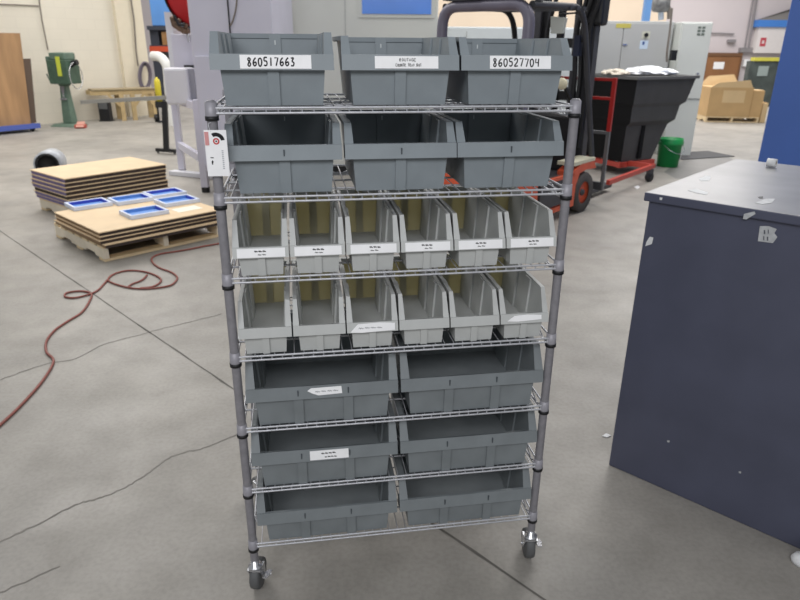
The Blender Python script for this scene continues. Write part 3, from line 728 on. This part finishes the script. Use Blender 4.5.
M = MB(); M.lathe([(0, -.03), (.36, -.03), (.40, -.01), (.40, .03), (.36, .05), (0, .05)], red, c=rc, axis='y', n=36); M.build('reel', mw)
M = MB(); M.lathe([(.392, -.045), (.405, -.045), (.405, .06), (.392, .06)], black, c=rc, axis='y', n=36); M.build('reel_rim', mw)
brass = mat('valve_brass', (110, 88, 72), .4, .3, .3, 30)
M = MB()
for px, py, r in ((173, 19, .035), (176, 24, .03), (179, 21, .03), (184, 31, .035), (179, 28, .028), (186, 26, .03), (188, 31, .03)):
    c = at(px, py, 7.8); M.lathe([(0, -r), (r*.7, -r*.7), (r, 0), (r*.7, r*.7), (0, r)], brass, c=c, n=12)
M.tube([at(172, 17, 7.8), at(174, 25, 7.8), at(180, 29, 7.8), at(188, 32, 7.8)], .03, brass, 8); M.tube([at(174, 15, 7.75), at(179, 25, 7.75), at(185, 24, 7.75)], .018, black, 8); M.tube([at(188, 31, 7.8), at(189, 42, 7.8)], .012, chrome, 6); M.build('valve_fittings', mw)

bm_ = thing('machining_centre', 'big cream white machine enclosure with a blue window behind the shelving', 'machine', (0, 0, 0))
bx0, bx1 = at(272, 60, 8.4).x, at(437, 60, 8.4).x
MB().box(bx0, bx1, 8.4, 9.7, .1, 3.0, cream).build('enclosure', bm_, bevel=.02)
MB().box(bx0+.03, bx1-.03, 8.45, 9.65, 0, .1, black).build('plinth', bm_)
w0, w1 = at(362, 4, 8.38).x, at(431, 17, 8.38).x
wz = at(395, 14, 8.38).z
MB().box(w0-.04, w1+.04, 8.385, 8.40, wz-.04, 2.75, cream).build('window_frame', bm_)
MB().box(w0, w1, 8.375, 8.385, wz, 2.7, mat('window_reflect_blue', (86, 142, 232), .2, 0, .10, 1.2)).build('window_pane', bm_)  # blue reflection in the pane put into its base colour
xx = at(289, 20, 8.38).x; M = MB(); M.tube([(xx, 8.36, at(289, 8, 8.36).z), (xx, 8.36, at(289, 34, 8.36).z)], .012, linem, 8); M.build('door_handle', bm_)
for pxx in (272.5, 345): xx = at(pxx, 20, 8.4).x; MB().box(xx, xx+.008, 8.394, 8.40, .15, 2.95, mat('seam_grey', (176, 178, 176), .5)).build('panel_seam', bm_)
lm = thing('low_machine', 'low pale machine housing seen through the forklift guard', 'machine', (0, 0, 0))
y_ = 10.1
MB().box(bx1+.15, at(588, 40, y_).x, y_, y_+1.2, .08, at(500, 27, y_).z, mat('pale_housing', (214, 220, 222), .5)).build('housing', lm, bevel=.02)
MB().box(bx1+.2, at(586, 40, y_).x, y_+.05, y_+1.15, 0, .08, black).build('plinth', lm)
for pxx in (466, 535): xx = at(pxx, 40, y_).x; MB().box(xx, xx+.01, y_-.006, y_, .1, 1.75, mat('seam_grey', (176, 178, 176), .5)).build('panel_seam', lm)

# grey control cabinet + white cabinet behind the tote
gcY = 10.3
gcab = thing('control_cabinet', 'light grey electrical cabinet behind the black tote with yellow warning strip', 'cabinet', (0, 0, 0))
gx0, gx1 = at(586, 40, gcY).x, at(672, 40, gcY).x; gz = at(630, 21, gcY).z
grey = mat('cabinet_grey', (186, 187, 186), .5, 0, .03, 2)
MB().box(gx0+.02, gx1, gcY, gcY+.7, .9, gz, grey).build('cabinet_shell', gcab, bevel=.01)
MB().box(gx0+.2, gx1-.05, gcY+.1, gcY+.6, 0, .9, grey).build('stand', gcab)
xm = at(622, 40, gcY).x
MB().box(gx0+.05, xm-.006, gcY-.018, gcY, .98, gz-.03, grey).build('door', gcab, bevel=.004)
dR = MB().box(xm+.006, gx1-.03, gcY-.018, gcY, .98, gz-.03, grey).build('door', gcab, bevel=.004)
MB().box(at(616, 23, gcY).x, at(631, 23, gcY).x, gcY-.021, gcY-.018, at(620, 28, gcY).z, at(620, 23.5, gcY).z, mat('warn_yellow', (202, 190, 96), .5)).build('warning_strip', gcab)
M = MB(); c = at(646, 35, gcY-.02); M.cyl((c.x, gcY-.018, c.z), (c.x, gcY-.05, c.z), .028, black); M.box(c.x-.06, c.x+.06, gcY-.02, gcY-.018, c.z-.05, c.z+.05, mat('plate_cream', (206, 206, 190), .5)); M.build('switch', dR)
MB().box(at(639.5, 44, gcY).x, at(647.5, 44, gcY).x, gcY-.0215, gcY-.018, at(643, 49, gcY).z, at(643, 40.5, gcY).z, mat('notice_blue', (206, 222, 240), .5)).build('notice', dR)
M = MB(); c = at(643.5, 43, gcY-.022); M.box(c.x-.016, c.x+.016, gcY-.0228, gcY-.0215, c.z-.025, c.z+.02, mat('mark_blue', (70, 100, 160), .5)); M.build('notice_mark', dR)
M = MB(); c = at(625, 44.5, gcY-.02); M.box(c.x-.04, c.x+.03, gcY-.035, gcY-.018, c.z-.01, c.z+.01, chrome); M.build('latch', gcab)
tw = thing('tall_cabinet', 'tall white machine column right of the grey cabinet, behind the tote', 'cabinet', (0, 0, 0))
q = ground(690, 156); tx1 = at(707, 60, q.y).x; tx0 = at(676, 60, q.y).x; tz = at(690, 22, q.y).z
wcab = mat('column_white', (214, 217, 212), .5, 0, .03, 2)
MB().box(tx0, tx1, q.y, q.y+.8, .0, tz, wcab).build('column_body', tw, bevel=.012)
MB().box(tx0+.02, tx1-.01, q.y-.02, q.y, .85, tz-.02, wcab).build('access_door', tw, bevel=.005)
M = MB(); c = at(705-.5, 31, q.y-.02)
for i in range(2):
    for j in range(3): M.box(c.x-.10+i*.06, c.x-.055+i*.06, q.y-.024, q.y-.02, c.z-.06+j*.045, c.z-.03+j*.045, mat('vent_green', (110, 120, 112), .5))
M.build('vent', tw)
M = MB(); M.cyl((tx1-.12, q.y-.02, 1.2), (tx1-.12, q.y-.045, 1.2), .02, chrome, n=12); M.build('knob', tw)
M = MB(); M.tube(spline([at(672, 8, gcY-.3), at(670, 30, gcY-.3), at(667, 52, gcY-.3), at(667, 62, gcY-.3)], 5), .016, linem, 8); M.box(at(667, 50, gcY).x-.05, at(667, 50, gcY).x+.03, gcY-.33, gcY-.27, at(668, 60, gcY).z, at(668, 50, gcY).z, black)
tag(M.build('pendant_cable'), 'dark hanging cable with switch between the grey and white cabinets', 'cable')
# drives/pipe bits above the cabinets
M = MB()
c = at(661, 4, gcY+.3); M.lathe([(0, -.12), (.11, -.10), (.12, 0), (.11, .1), (0, .12)], mat('motor_grey', (118, 118, 118), .5, .2, .3, 20), c=c, axis='x', n=16)
M.tube([at(661, 8, gcY+.3), at(661, 20, gcY+.3)], .04, mat('pipe_bluegrey', (168, 178, 190), .4), 10); M.tube([at(666, 2, gcY+.3), at(669, 8, gcY+.3), at(669, 19, gcY+.3)], .03, linem, 8)
tag(M.build('pump_motor'), 'grey motor with pipes on top of the control cabinet', 'motor')
M = MB(); xx = at(648, 10, 13).x; M.box(xx-.06, xx+.06, 13, 13.12, 0, 4.5, mat('post_blue', (120, 170, 232), .5)); M.box(xx-.15, xx+.15, 12.9, 13.22, 0, .02, mat('post_blue', (120, 170, 232), .5)); tag(M.build('blue_post'), 'light blue upright post behind the grey control cabinet', 'post')
# mat on the floor
p = ground(686, 160); q2 = ground(714, 154)
o = MB().box(0, 1.0, 0, .55, 0, .012, mat('mat_dark', (84, 84, 86), .8, 0, .1, 30)).build('floor_mat', loc=(p.x-.05, p.y, 0)); o.rotation_euler.z = .35
tag(o, 'dark rubber mat on the floor right of the green bucket', 'mat')

# ------------------------------------------------------------------ forklift
FO = Vector((1.46, 6.755, 0)); fa = -.707
fk = thing('forklift', 'orange forklift with grey overhead guard standing behind the shelving', 'forklift', FO, fa)
forange = mat('fork_orange', (206, 88, 56), .45, 0, .12, 6); guard = mat('guard_grey', (112, 108, 122), .4, .1, .08, 6); fdark = mat('fork_dark', (62, 62, 66), .5, 0, .15, 8)
M = MB(); M.prism([(-1.55, .12), (-1.62, .3), (-1.58, .62), (-1.35, .70), (-.95, .70), (-.9, .12)], lambda y, z: (-.5, y, z), lambda y, z: (.5, y, z), forange); M.build('counterweight', fk, bevel=.04)
M = MB(); M.box(-.46, .46, -.9, -.28, .14, .30, forange); M.box(-.48, .48, -.9, -.25, .09, .14, forange); M.box(.462, .49, -.88, -.3, .16, .40, fdark); M.box(-.49, -.462, -.88, -.3, .16, .40, fdark); M.box(.462, .50, -.9, -.25, .40, .43, forange); M.build('side_step', fk)
M = MB(); M.box(-.46, .46, -.9, .05, .30, .40, fdark); M.build('floor_plate', fk)
for s in (-1, 1):
    M = MB(); pr_ = [(-.30, .10), (-.30, .44), (-.12, .50), (.16, .50), (.22, .42), (.15, .42), (.0, .43), (-.14, .41), (-.20, .3), (-.21, .10)]
    x0, x1 = sorted((s*.34, s*.50)); M.prism(pr_, lambda y, z: (x0, y, z), lambda y, z: (x1, y, z), forange)
    M.box(x0-.02 if s > 0 else x0, x1 if s > 0 else x1+.02, -.28, .18, .495, .53, mat('fender_cream', (206, 202, 178), .5)); M.build('front_fender', fk)
    W_ = MB(); W_.lathe([(.11, -.06), (.185, -.07), (.20, -.05), (.20, .05), (.185, .07), (.11, .06)], mat('tyre', (72, 68, 66), .8, 0, .15, 20), c=(s*.44, 0, .2), axis='x', n=32); w = W_.build('front_wheel', fk)
    H_ = MB(); H_.lathe([(.02, s*.03), (.06, s*.035), (.085, s*.02), (.115, s*.055), (.115, -s*.05)], forange, c=(s*.44, 0, .2), axis='x', n=32); H_.lathe([(0, s*.06), (.03, s*.055), (.035, s*.02)], fdark, c=(s*.44, 0, .2), axis='x', n=16); H_.build('hub', w)
    W_ = MB(); W_.lathe([(0, -.05), (.13, -.06), (.15, -.04), (.15, .04), (.13, .06), (0, .05)], mat('tyre', (72, 68, 66), .8), c=(s*.4, -1.2, .15), axis='x', n=24); W_.build('rear_wheel', fk)
M = MB(); M.box(-.36, .36, -1.15, -.5, .68, .86, black); M.build('engine_hood', fk, bevel=.03)
M = MB(); M.box(-.24, .24, -1.0, -.55, .86, .96, black); M.hexa([(-.23, -1.0, .94), (.23, -1.0, .94), (.23, -.9, .94), (-.23, -.9, .94), (-.18, -1.12, 1.36), (.18, -1.12, 1.36), (.18, -1.05, 1.36), (-.18, -1.05, 1.36)], black); M.build('seat', fk, bevel=.03)
M = MB(); M.box(-.36, .36, -.12, .04, .40, .95, black); M.build('dashboard', fk, bevel=.03)
M = MB(); M.tube([(-.1, -.1, .9), (-.1, -.3, 1.12)], .02, black, 8)
pts = [(-.1+.17*math.cos(2*PI*i/20), -.3+.17*.8*math.sin(2*PI*i/20), 1.12+.17*.6*math.sin(2*PI*i/20)) for i in range(21)]
M.tube(pts, .014, black, 8, cap=False); M.tube([pts[0], pts[10]], .010, black, 6); M.build('steering_wheel', fk)
GT = 1.875
M = MB(); M.tube(arc_pts([(-.43, -1.24, .60), (-.43, -1.20, GT), (.43, -1.20, GT), (.43, -1.24, .60)], .16), .047, guard, 12); M.build('rear_guard_frame', fk)
for s in (-1, 1):
    M = MB(); M.tube(arc_pts([(s*.43, -1.18, GT), (s*.37, -.16, GT+.02), (s*.385, .0, 1.40), (s*.45, .20, .52)], .22, 8), .027, fdark if s > 0 else black, 12); M.build('front_guard_leg', fk)
M = MB(); M.box(-.40, .46, -1.25, -1.0, GT+.045, GT+.2, black); M.box(-.30, -.02, -1.26, -1.1, GT+.04, GT+.13, fdark); M.box(.15, .34, -1.25, -1.1, GT+.05, GT+.12, guard)
for i in range(6): M.box(-.42, .42, -.9+i*.13, -.86+i*.13, GT-.01, GT+.02, fdark)
M.build('guard_roof', fk)
M = MB(); M.tube([(.37, -.06, 1.62), (.34, -.08, 1.62)], .02, black, 8); M.box(.29, .345, -.12, -.05, 1.48, 1.66, mat('lamp_navy', (36, 42, 62), .5)); M.build('work_lamp', fk)
mirror = mat('mirror_glass', (206, 210, 204), .15)
M = MB(); c = Vector((.14, -.18, 1.75)); M.tube([(.38, -.1, 1.86), c+Vector((0, 0, .09))], .010, black, 6)
M.hexa([c+Vector(v) for v in ((-.06, -.02, -.075), (.065, -.02, -.075), (.065, .02, -.075), (-.06, .02, -.075), (-.075, -.02, .075), (.085, -.02, .06), (.085, .02, .06), (-.075, .02, .075))], mirror); M.build('mirror', fk, bevel=.02)
M = MB()
for x in (-.3, .3): M.box(x-.04, x+.04, .20, .30, .10, 2.35, fdark); M.box(x*.78-.03, x*.78+.03, .24, .30, .2, 2.30, black)
for z_ in (.35, 1.05, 1.55, 2.28): M.box(-.30, .30, .24, .30, z_, z_+.09, black)
M.build('mast', fk)
M = MB(); M.cyl((-.05, .25, .2), (-.05, .25, 1.9), .04, black); M.cyl((.12, .25, .2), (.12, .25, 2.0), .03, fdark); M.build('lift_cylinder', fk)
M = MB()
for x, yy in ((.16, .18), (.22, .16), (.30, .17), (-.16, .18)): M.tube(spline([(x, yy, .6), (x+.03, yy, 1.2), (x, yy, 1.7), (x+.08, yy-.03, 2.0), (x+.02, yy, 2.25)], 5), .022, black, 8)
M.build('hydraulic_hose', fk)
M = MB(); c = Vector((.31, .24, 1.97))
M.hexa([c+Vector(v) for v in ((-.10, -.08, -.22), (.10, -.08, -.22), (.10, .08, -.22), (-.10, .08, -.22), (-.12, -.1, .30), (.10, -.1, .30), (.10, .1, .30), (-.12, .1, .30))], black); M.build('mast_head', fk, bevel=.03)
fred = mat('backrest_red', (176, 40, 36), .45); bg = mat('carriage_grey', (118, 118, 120), .4, .3)
M = MB(); yb_ = .42
for x in (-.42, .50): M.box(x-.02, x+.02, yb_-.015, yb_+.015, .76, 1.28, fred)
for z_ in (1.26, 1.08): M.box(-.42, .50, yb_-.012, yb_+.012, z_-.014, z_+.014, fred)
M.build('load_backrest', fk)
M = MB()
for x in (-.42, .50): M.box(x-.018, x+.018, yb_-.015, yb_+.015, .16, .76, bg)
M.box(-.42, .50, yb_-.012, yb_+.012, .73, .76, bg); M.box(-.42, .50, yb_-.02, yb_+.02, .16, .24, fdark); M.build('carriage', fk)
for s in (-1, 1): MB().box(s*.25-.05, s*.25+.05, yb_, yb_+.75, .05, .09, fdark).build('fork', fk)
M = MB(); M.lathe([(0, -.02), (.045, -.018), (.055, 0), (.045, .03), (0, .04)], mat('lamp_cream', (228, 220, 190), .3), c=(.30, -.30, 1.24), axis='y', n=18); M.cyl((.30, -.27, 1.24), (.30, -.05, 1.05), .02, black); M.cyl((.30, -.06, 1.06), (.30, -.03, .85), .025, black); M.build('head_lamp', fk)

# ------------------------------------------------------------------ black tilt tote on red cart
tu = Vector((.87, .49, 0)).normalized(); tv = Vector((-tu.y, tu.x, 0)); T0 = at(640, 77, 8.35); T0.z = 0
tang = math.atan2(tu.y, tu.x)
tt = thing('tilt_truck_tote', 'large black plastic hopper tote on a red wheeled base beside the forklift', 'tote', T0, tang)
tb = mat('tote_black', (66, 66, 67), .55, 0, .12, 5); tl = mat('tote_shaded', (20, 20, 22), .8, spec=.2)
M = MB(); TW = .92
def lvl(z, a, b_, v0, v1): return [(a, v0, z), (b_, v0, z), (b_, v1, z), (a, v1, z)]
Ls = [lvl(.17, .0, .56, .12, TW-.12), lvl(.62, -.02, .74, .09, TW-.09), lvl(.68, -.03, .80, .03, TW-.03), lvl(.86, -.04, .84, .02, TW-.02), lvl(.90, -.05, .92, .0, TW), lvl(1.20, -.06, 1.02, -.02, TW+.02)]
for A_, B_ in zip(Ls, Ls[1:]):
    M.add(A_+B_, [(0, 1, 5, 4), (1, 2, 6, 5), (2, 3, 7, 6), (3, 0, 4, 7)], tb)
M.add(Ls[0], [(3, 2, 1, 0)], tb)
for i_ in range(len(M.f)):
    if i_ < 20 and i_ % 4 == 3: M.m[i_] = M.mi(tl)  # shadow on the left face painted in with a near-black tone
for i in (3,):
    pass
M.box(.26, .32, .08, .12, .20, .62, tl); M.build('hopper', tt)
M = MB()
for A_ in (lvl(1.20, -.06, 1.02, -.02, TW+.02),):
    o4 = [(-.09, -.05), (1.05, -.05), (1.05, TW+.05), (-.09, TW+.05)]; i4 = [(-.03, .01), (.99, .01), (.99, TW-.01), (-.03, TW-.01)]
    vs = [(x, y, 1.19) for x, y in o4] + [(x, y, 1.225) for x, y in o4] + [(x, y, 1.225) for x, y in i4] + [(x, y, 1.0) for x, y in i4]
    fs = []
    for k in range(4):
        j = (k+1) % 4; fs += [(k, j, 4+j, 4+k), (4+k, 4+j, 8+j, 8+k), (8+k, 8+j, 12+j, 12+k)]
    fs.append((12, 13, 14, 15)); M.add(vs, fs, mat('tote_rim', (96, 96, 96), .5))
M.build('rim', tt)
M = MB(); cr = mat('cart_red', (186, 70, 58), .5)
for v in (.10, TW-.14): M.box(-.05, .62, v, v+.05, .10, .165, cr)
for u in (-.02, .55): M.box(u, u+.05, .10, TW-.1, .10, .16, cr)
M.build('red_base', tt)
def tloc(x, y, z): q = Vector((x, y, 0)) - T0; return Vector((q.dot(tu), q.dot(tv), z))
M = MB(); M.obox(tloc(2.26, 7.02, .185), tloc(3.16, 8.12, .185), .04, .05, cr); M.obox(tloc(3.10, 8.05, .185), tloc(2.98, 8.5, .15), .05, .06, cr); M.build('tow_rail', tt)
M = MB(); q = tloc(3.09, 8.03, .06); M.lathe([(0, -.022), (.056, -.022), (.06, 0), (.056, .022), (0, .022)], black, c=q, axis='y', n=18); M.box(q.x-.03, q.x+.03, q.y-.03, q.y+.03, .10, .16, fdark); M.build('caster', tt)
for u, v in ((.54, TW-.13), (.05, TW-.13)):
    M = MB(); M.lathe([(0, -.025), (.058, -.025), (.062, 0), (.058, .025), (0, .025)], black, c=(u, v, .062), axis='y', n=18); M.box(u-.03, u+.03, v-.035, v+.035, .07, .12, fdark); M.build('caster', tt)
# crumpled white plastic in the tote
bmx = bmesh.new(); bmesh.ops.create_icosphere(bmx, subdivisions=4, radius=1)
from mathutils import noise as mnoise
for v in bmx.verts:
    k = 1 + .28*mnoise.noise(v.co*2.3) + .14*mnoise.noise(v.co*6); v.co = Vector((v.co.x*.34*k, v.co.y*.30*k, max(v.co.z, 0)*.085*k+.012))
me = bpy.data.meshes.new('plastic'); bmx.to_mesh(me); bmx.free(); me.materials.append(mat('film_white', (236, 238, 242), .35))
o = link('crumpled_plastic', me); qq = T0 + tu*.62 + tv*.40; o.location = (qq.x, qq.y, 1.226); o.rotation_euler.z = .4
tag(o, 'crumpled white plastic film heaped on the black tote', 'plastic')
bmx = bmesh.new(); bmesh.ops.create_icosphere(bmx, subdivisions=3, radius=1)
for v in bmx.verts:
    k = 1 + .3*mnoise.noise(v.co*3); v.co = Vector((v.co.x*.16*k, v.co.y*.25*k, max(v.co.z, 0)*.06*k+.012))
me = bpy.data.meshes.new('plastic'); bmx.to_mesh(me); bmx.free(); me.materials.append(mat('scrap_tan', (206, 196, 180), .6, 0, .2, 20))
o = link('packing_scrap', me); qq = T0 + tu*.06 + tv*.45; o.location = (qq.x, qq.y, 1.226)
tag(o, 'tan packing scrap at the left end of the black tote', 'scrap')
# green bucket
p = ground(667, 166)
gb = thing('green_bucket', 'bright green plastic bucket on the floor behind the black tote', 'bucket', (p.x, p.y, 0), .3)
M = MB(); gm = mat('bucket_green', (30, 158, 82), .4, 0, .05, 6); s_ = .163
M.lathe([(0, 0), (s_*.86, 0), (s_*.95, .30), (s_*1.04, .30), (s_*1.05, .335), (s_, .36), (s_, .385), (s_*.93, .385), (s_*.82, .02), (0, .02)], gm, n=28); M.build('pail', gb)
M = MB()
for i in range(5):
    a0 = -1.0 + i*.12; a1 = a0+.12
    M.add([(s_*.97*math.cos(a0), s_*.97*math.sin(a0), .10), (s_*.97*math.cos(a1), s_*.97*math.sin(a1), .10), (s_*1.0*math.cos(a1), s_*1.0*math.sin(a1), .20), (s_*1.0*math.cos(a0), s_*1.0*math.sin(a0), .20)], [(0, 1, 2, 3)], paper)
M.build('bucket_label', gb)
M = MB(); M.tube(spline([(-s_*1.05, 0, .34), (-s_*.7, -s_*1.0, .24), (0, -s_*1.25, .20), (s_*.7, -s_*1.0, .24), (s_*1.05, 0, .34)], 5), .004, chrome, 6); M.build('handle', gb)
# floor scraps near the tote
for pts, nm, lab in (([(634, 187), (638, 185.5), (640, 187.5), (637, 189.5)], 'floor_scrap', 'white paper scrap on the floor in front of the tote caster'), ([(602, 436.5), (606, 434), (611, 436), (607, 438)], 'floor_scrap', 'white scrap on the floor at the foot of the navy cabinet')):
    P = [ground(*q) for q in pts]
    tag(MB().prism([(q.x, q.y) for q in P], lambda x, y: (x, y, .001), lambda x, y: (x, y, .004), white_scrap).build(nm), lab, 'scrap')

# ------------------------------------------------------------------ boxes on a pallet, far right
p = ground(705, 122); q = ground(758, 123)
bxw = (q-p).length; brz = math.atan2(q.y-p.y, q.x-p.x)
card = mat('cardboard', (198, 164, 116), .7, 0, .07, 3); card2 = mat('cardboard_light', (216, 188, 144), .7, 0, .06, 3)
pallet(wood, p, brz, .9, bxw, .12, 'wooden pallet under the far cardboard boxes')
cb = thing('cardboard_box', 'large open brown cardboard box on the far pallet', 'box', (p.x, p.y, .121), brz, 'far cardboard boxes')
hb = .62
M = MB(); M.box(0, bxw*.80, 0, .8, 0, hb, card); M.build('carton', cb)
M = MB()
M.hexa([(0, 0, hb), (bxw*.78, 0, hb), (bxw*.78, .01, hb), (0, .01, hb), (.15, -.02, hb+.10), (bxw*.7, -.02, hb+.16), (bxw*.7, -.01, hb+.16), (.15, -.01, hb+.1)], card2); M.build('flap', cb); M = MB()
M.hexa([(0, .78, hb), (bxw*.78, .78, hb), (bxw*.78, .8, hb), (0, .8, hb), (.2, .85, hb+.2), (bxw*.66, .85, hb+.24), (bxw*.66, .86, hb+.24), (.2, .86, hb+.2)], card2); M.build('flap', cb)
M = MB(); M.box(.28, .75, -.004, 0, .30, .56, card2); M.build('patch', cb)
cb2 = thing('cardboard_box', 'narrow brown cardboard box beside the large open box on the far pallet', 'box', (p.x, p.y, .121), brz, 'far cardboard boxes')
MB().box(bxw*.81, bxw*1.02, .02, .7, 0, .56, card).build('carton', cb2, bevel=.005)
MB().box(bxw*.82, bxw*1.0, .05, .3, .56, .575, card2).build('flap', cb2)
cb3 = thing('cardboard_box', 'small pale cardboard box at the right end of the far pallet', 'box', (p.x, p.y, 0), brz, 'far cardboard boxes')
MB().box(bxw*1.04, bxw*1.14, .05, .5, 0, .42, card2).build('carton', cb3, bevel=.005); MB().box(bxw*1.05, bxw*1.13, .1, .45, .42, .43, card).build('flap', cb3)

# ------------------------------------------------------------------ far wall, right
FY = 22.88
brown = mat('door_brown', (146, 102, 66), .55, 0, .1, 2)
d0, d1 = at(704, 75, FY).x, at(737, 75, FY).x; dz1 = at(720, 56, FY).z
dr = struct(MB().box(d0, d1, FY+.0, FY+.1, 0, dz1, brown).build('door_1'))
M = MB(); fm = mat('door_frame', (118, 84, 58), .6); M.box(d0-.12, d0, FY-.03, FY+.1, 0, dz1+.1, fm); M.box(d1, d1+.05, FY-.03, FY+.1, 0, dz1+.1, fm); M.box(d0, d1, FY-.03, FY+.1, dz1, dz1+.1, fm); M.build('door_frame', dr)
MB().box(at(713.5, 65, FY).x, at(724, 65, FY).x, FY-.012, FY, at(718, 69, FY).z, at(718, 62, FY).z, paper).build('paper_notice', dr)
M = MB(); M.cyl((d1-.15, FY, .62), (d1-.15, FY-.1, .62), .04, chrome, n=12); M.build('door_knob', dr)
for nm, pl, r, lab in (('wall_pipe', [(757.5, -6), (752, 28), (748, 52)], .035, 'right-hand grey pipe running down the far wall'), ('wall_pipe', [(754, -6), (748.5, 26), (744.5, 50)], .028, 'left-hand grey pipe running down the far wall'), ('wall_conduit', [(708, 33), (720, 33.3), (734, 34)], .022, 'short horizontal conduit on the far wall above the brown door')):
    tag(MB().tube([at(px, py, FY+.05) for px, py in pl], r, mat('pipe_grey', (140, 136, 138), .5), 8).build(nm), lab, 'pipe')
c = at(747, 50, FY-.02); tag(MB().box(c.x-.22, c.x+.22, FY-.05, FY+.12, c.z-.07, c.z+.07, mat('pipe_grey', (140, 136, 138), .5)).build('junction_box'), 'grey junction box at the foot of the two wall pipes', 'box')
c = at(732, 41, FY); tag(MB().box(c.x-.12, c.x+.12, FY-.04, FY+.12, c.z-.05, c.z+.05, mat('pipe_grey', (140, 136, 138), .5)).build('wall_sensor', bevel=.01), 'small grey fixture on the far wall above the brown door', 'sensor')
c = at(746.5, 63, FY); tag(MB().box(c.x-.09, c.x+.09, FY-.02, FY+.12, c.z-.11, c.z+.11, paper).build('switch_plate', bevel=.01), 'white plate on the far wall right of the brown door', 'switch')
hY = 22.7
hs = thing('wall_kiosk', 'white box with a blue striped canopy mounted high beside the blue enclosure', 'kiosk', (0, 0, 0))
h0, h1 = at(757, 40, hY).x, at(800, 40, hY).x; hz0, hz1 = at(765, 53, hY).z, at(765, 27, hY).z; hz2 = at(765, 20, hY).z
MB().box(h0, h1, hY, FY+.11, hz0, hz1, mat('kiosk_white', (232, 226, 224), .5)).build('kiosk_box', hs)
MB().box(h0-.1, h1, hY-.08, FY+.11, hz1, hz2, mat('kiosk_blue', (74, 134, 214), .5)).build('blue_canopy', hs)
M = MB(); M.hexa([(h0-.1, hY-.08, hz2), (h1, hY-.08, hz2), (h1, FY, hz2), (h0-.1, FY, hz2), (h0+1.3, hY+.2, hz2+.45), (h1, hY+.2, hz2+.45), (h1, FY-.1, hz2+.45), (h0+1.3, FY-.1, hz2+.45)], mat('kiosk_roof', (128, 124, 122), .6)); M.build('roof', hs)
M = MB(); c = at(763, 42, hY); rr_ = mat('kiosk_red', (196, 70, 84), .5)
M.box(c.x-.09, c.x+.09, hY-.01, hY, c.z+.05, c.z+.13, rr_); M.box(c.x-.09, c.x+.09, hY-.01, hY, c.z-.13, c.z-.05, rr_); M.box(c.x-.09, c.x-.04, hY-.01, hY, c.z-.05, c.z+.05, rr_); M.box(c.x+.04, c.x+.09, hY-.01, hY, c.z-.05, c.z+.05, rr_); M.build('red_mark', hs)
vY = 19.0
vm = thing('dark_machine', 'dark machine with a yellow top strip behind the far cardboard boxes', 'machine', (0, 0, 0))
v0, v1 = at(749, 70, vY).x, at(779, 70, vY).x; vz = at(760, 61, vY).z
MB().box(v0, v1, vY, vY+.22, 0, vz, mat('dark_greenish', (70, 78, 76), .5, 0, .4, 3)).build('machine_body', vm, bevel=.01)
MB().box(v0+.1, v1, vY-.03, vY+.22, vz, at(760, 57.5, vY).z, mat('strip_yellow', (202, 196, 80), .5)).build('yellow_strip', vm)
MB().box(at(758, 70, vY).x, at(768, 70, vY).x, vY-.02, vY, at(762, 76, vY).z, at(762, 66, vY).z, mat('screen_pale', (150, 162, 160), .3)).build('screen', vm)

# ------------------------------------------------------------------ camera, lights, world
cam = bpy.data.cameras.new('camera'); co_ = bpy.data.objects.new('camera', cam); COL.objects.link(co_)
rot = Matrix((cR, cU, -cF)).transposed().to_4x4(); co_.matrix_world = Matrix.Translation(EYE) @ rot
cam.sensor_fit = 'HORIZONTAL'; cam.sensor_width = 36; cam.lens = FPX/800*36; cam.clip_end = 200; cam.clip_start = .05
cam.dof.use_dof = True; cam.dof.focus_distance = 1.68; cam.dof.aperture_fstop = 6.0
scn.camera = co_
def area(loc, sx, sy, power, col=(1, 1, 1), rot=(0, 0, 0)):
    L = bpy.data.lights.new('area', 'AREA'); L.shape = 'RECTANGLE'; L.size = sx; L.size_y = sy; L.energy = power; L.color = col
    o = bpy.data.objects.new('ceiling_or_fill_light', L); COL.objects.link(o); o.location = loc; o.rotation_euler = rot
area((-4.5, 8.5, 5.5), 3, 6, 350, (1, .97, .94))
area((3.5, 8.0, 5.5), 3, 6, 300, (1, .98, .96))
area((-7, 15, 5.8), 4, 6, 280, (1, .97, .93))
area((8, 17, 6.0), 5, 6, 650, (1, .97, .95))
area((0, 18, 6.5), 6, 4, 450, (1, .97, .94))
area((0, 4.2, 5.0), 3, 2, 30, (.97, .98, 1))
area((-.6, -2.3, 3.7), 4, 1.4, 118, (.98, .98, 1), (math.radians(62), 0, 0))  # added fill light behind the camera for the bin fronts, no real fixture
w = bpy.data.worlds.new('world'); scn.world = w; w.use_nodes = True
bgn = w.node_tree.nodes['Background']; bgn.inputs['Color'].default_value = (.92, .96, 1.0, 1); bgn.inputs['Strength'].default_value = .30
scn.view_settings.view_transform = 'Standard'; scn.view_settings.look = 'Medium Contrast'; scn.view_settings.exposure = 0.08
